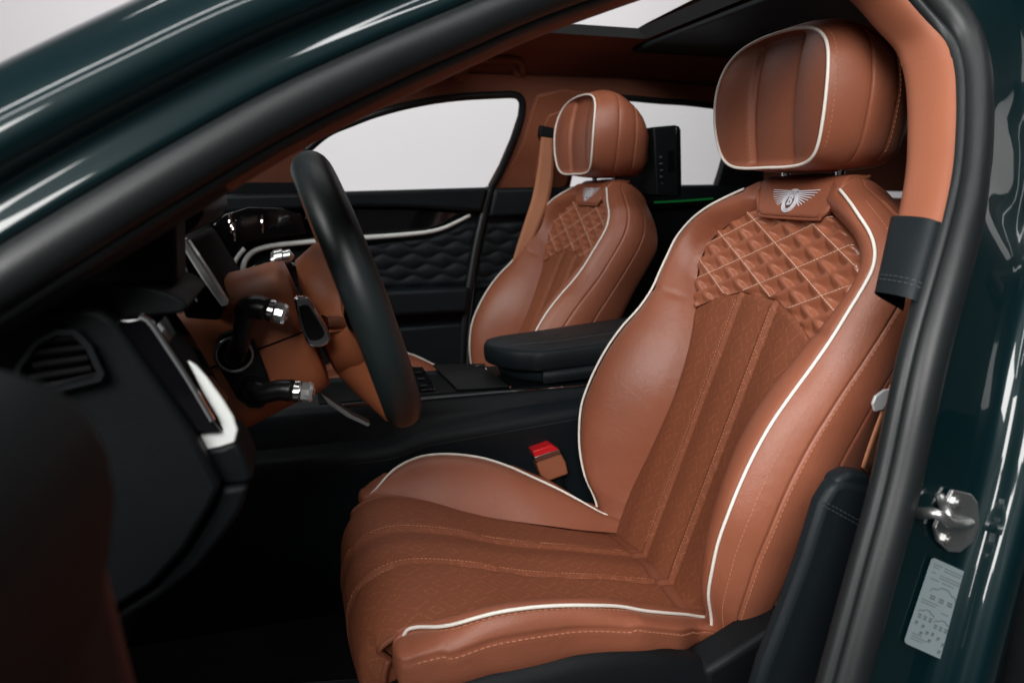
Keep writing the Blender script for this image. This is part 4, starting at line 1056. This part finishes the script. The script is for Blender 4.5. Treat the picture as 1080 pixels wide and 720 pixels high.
pb = empty('passenger_seat_belt', (.0, 1.0, .9), 'tan seat belt hanging down beside the passenger seat', 'seat belt')
ribbon('belt_webbing', [(PY(571, 140, .985), PY(583, 143, .985)), (PY(568, 170, .99), PY(584, 176, .985)), (PY(562, 205, .995), PY(580, 207, .985)), (PY(553, 235, 1.0), PY(569, 238, .985)), (PY(544, 263, 1.0), PY(557, 266, .99)), (PY(538, 285, 1.0), PY(550, 290, 1.0))], 'webbing', pb)
slab('belt_guide', [(570, 132), (584, 135), (584, 146), (569, 144)], .98, .02, 'black_plastic', pb, .003)
db = empty('driver_seat_belt', (.0, -.3, .9), 'driver seat belt tongue and tan webbing tucked beside the centre pillar', 'seat belt')
ribbon('belt_webbing', [(PY(938, 405, -.30), PY(945, 408, -.28)), (PY(930, 430, -.30), PY(938, 432, -.28)), (PY(918, 462, -.30), PY(928, 466, -.28)), (PY(908, 492, -.30), PY(916, 498, -.28))], 'webbing', db)
slab('belt_tongue', [(921, 426), (924, 418), (934, 411), (942, 410), (938, 420), (932, 432), (923, 434)], -.305, .004, 'satin_metal', db, .001)
rs = empty('rear_screen', (.15, .70, 1.1), 'black rear entertainment screen mounted behind the passenger headrest', 'screen')
slab('screen_body', [(689, 134), (712, 132), (716, 133), (718, 137), (719, 207), (713, 208), (693, 206)], .66, .24, 'black_plastic', rs, .004)
slab('screen_edge', [(713, 134), (716, 133), (718, 137), (719, 206), (715, 207)], .655, .010, 'gloss', rs, .001)
slab('side_socket', [(704, 160), (711, 159), (711.5, 180), (704.5, 181)], .658, .01, 'gloss', rs, .001)
for k, (a, b) in enumerate(((697, 165), (697.5, 172), (698, 179), (698, 186), (698.5, 193))):
    mb = MB(); c = PY(a, b, .658); s_ = .0035 if k < 4 else .0025; box(mb, tuple(c-np.array((s_, .001, s_))), tuple(c+np.array((s_, .001, s_*.2)))); mb.build('port', 'steel', rs, bevel=.0004)
fm = empty('floor_mat', (-.9, 0, .301), 'black carpet mat in the dark driver footwell', 'floor mat')
mb = MB(); rows = []
for x in np.linspace(-1.26, -.62, 20): rows.append([np.array((x, y, .312+.004*math.sin(x*9+y*7)+.10*max(0, (-1.08-x)/.2)**2)) for y in np.linspace(-.26, .14, 16)])
grid(mb, rows).build('mat', 'carpet', fm, solid=.006)
mb = MB(); tube(mb, resample(spline([(-1.24, -.25, .40), (-.64, -.25, .318), (-.63, -.24, .318), (-.63, .12, .318), (-.64, .13, .318), (-1.24, .13, .40)], 6), .01), .006, 8); mb.build('mat_border', 'black', fm)
dd = empty('driver_door', (-1.0, -.55, .4), 'dark driver door swung open in blurred left foreground', 'car door')
mb = MB(); box(mb, (-1.04, -1.75, .30), (-.95, -.56, 1.02)); mb.build('door_shell', 'paint', dd, bevel=.03, seg=5)
card = [(-260, 380), (-60, 372), (20, 378), (70, 394), (106, 424), (126, 462), (133, 505), (128, 555), (118, 600), (124, 650), (140, 700), (160, 780), (-260, 900)]
slab('door_card', card, -.625, -.95, 'dash_black', dd, .022, seg=5)
mb = MB(); tube(mb, resample(spline([PY(x, y, -.628) for x, y in [(90, 575), (98, 610), (108, 650), (118, 690), (130, 735)]], 6), .01), .0055, 10)
mb.build('door_card_trim', 'shaded_leather', dd, sharp=180)
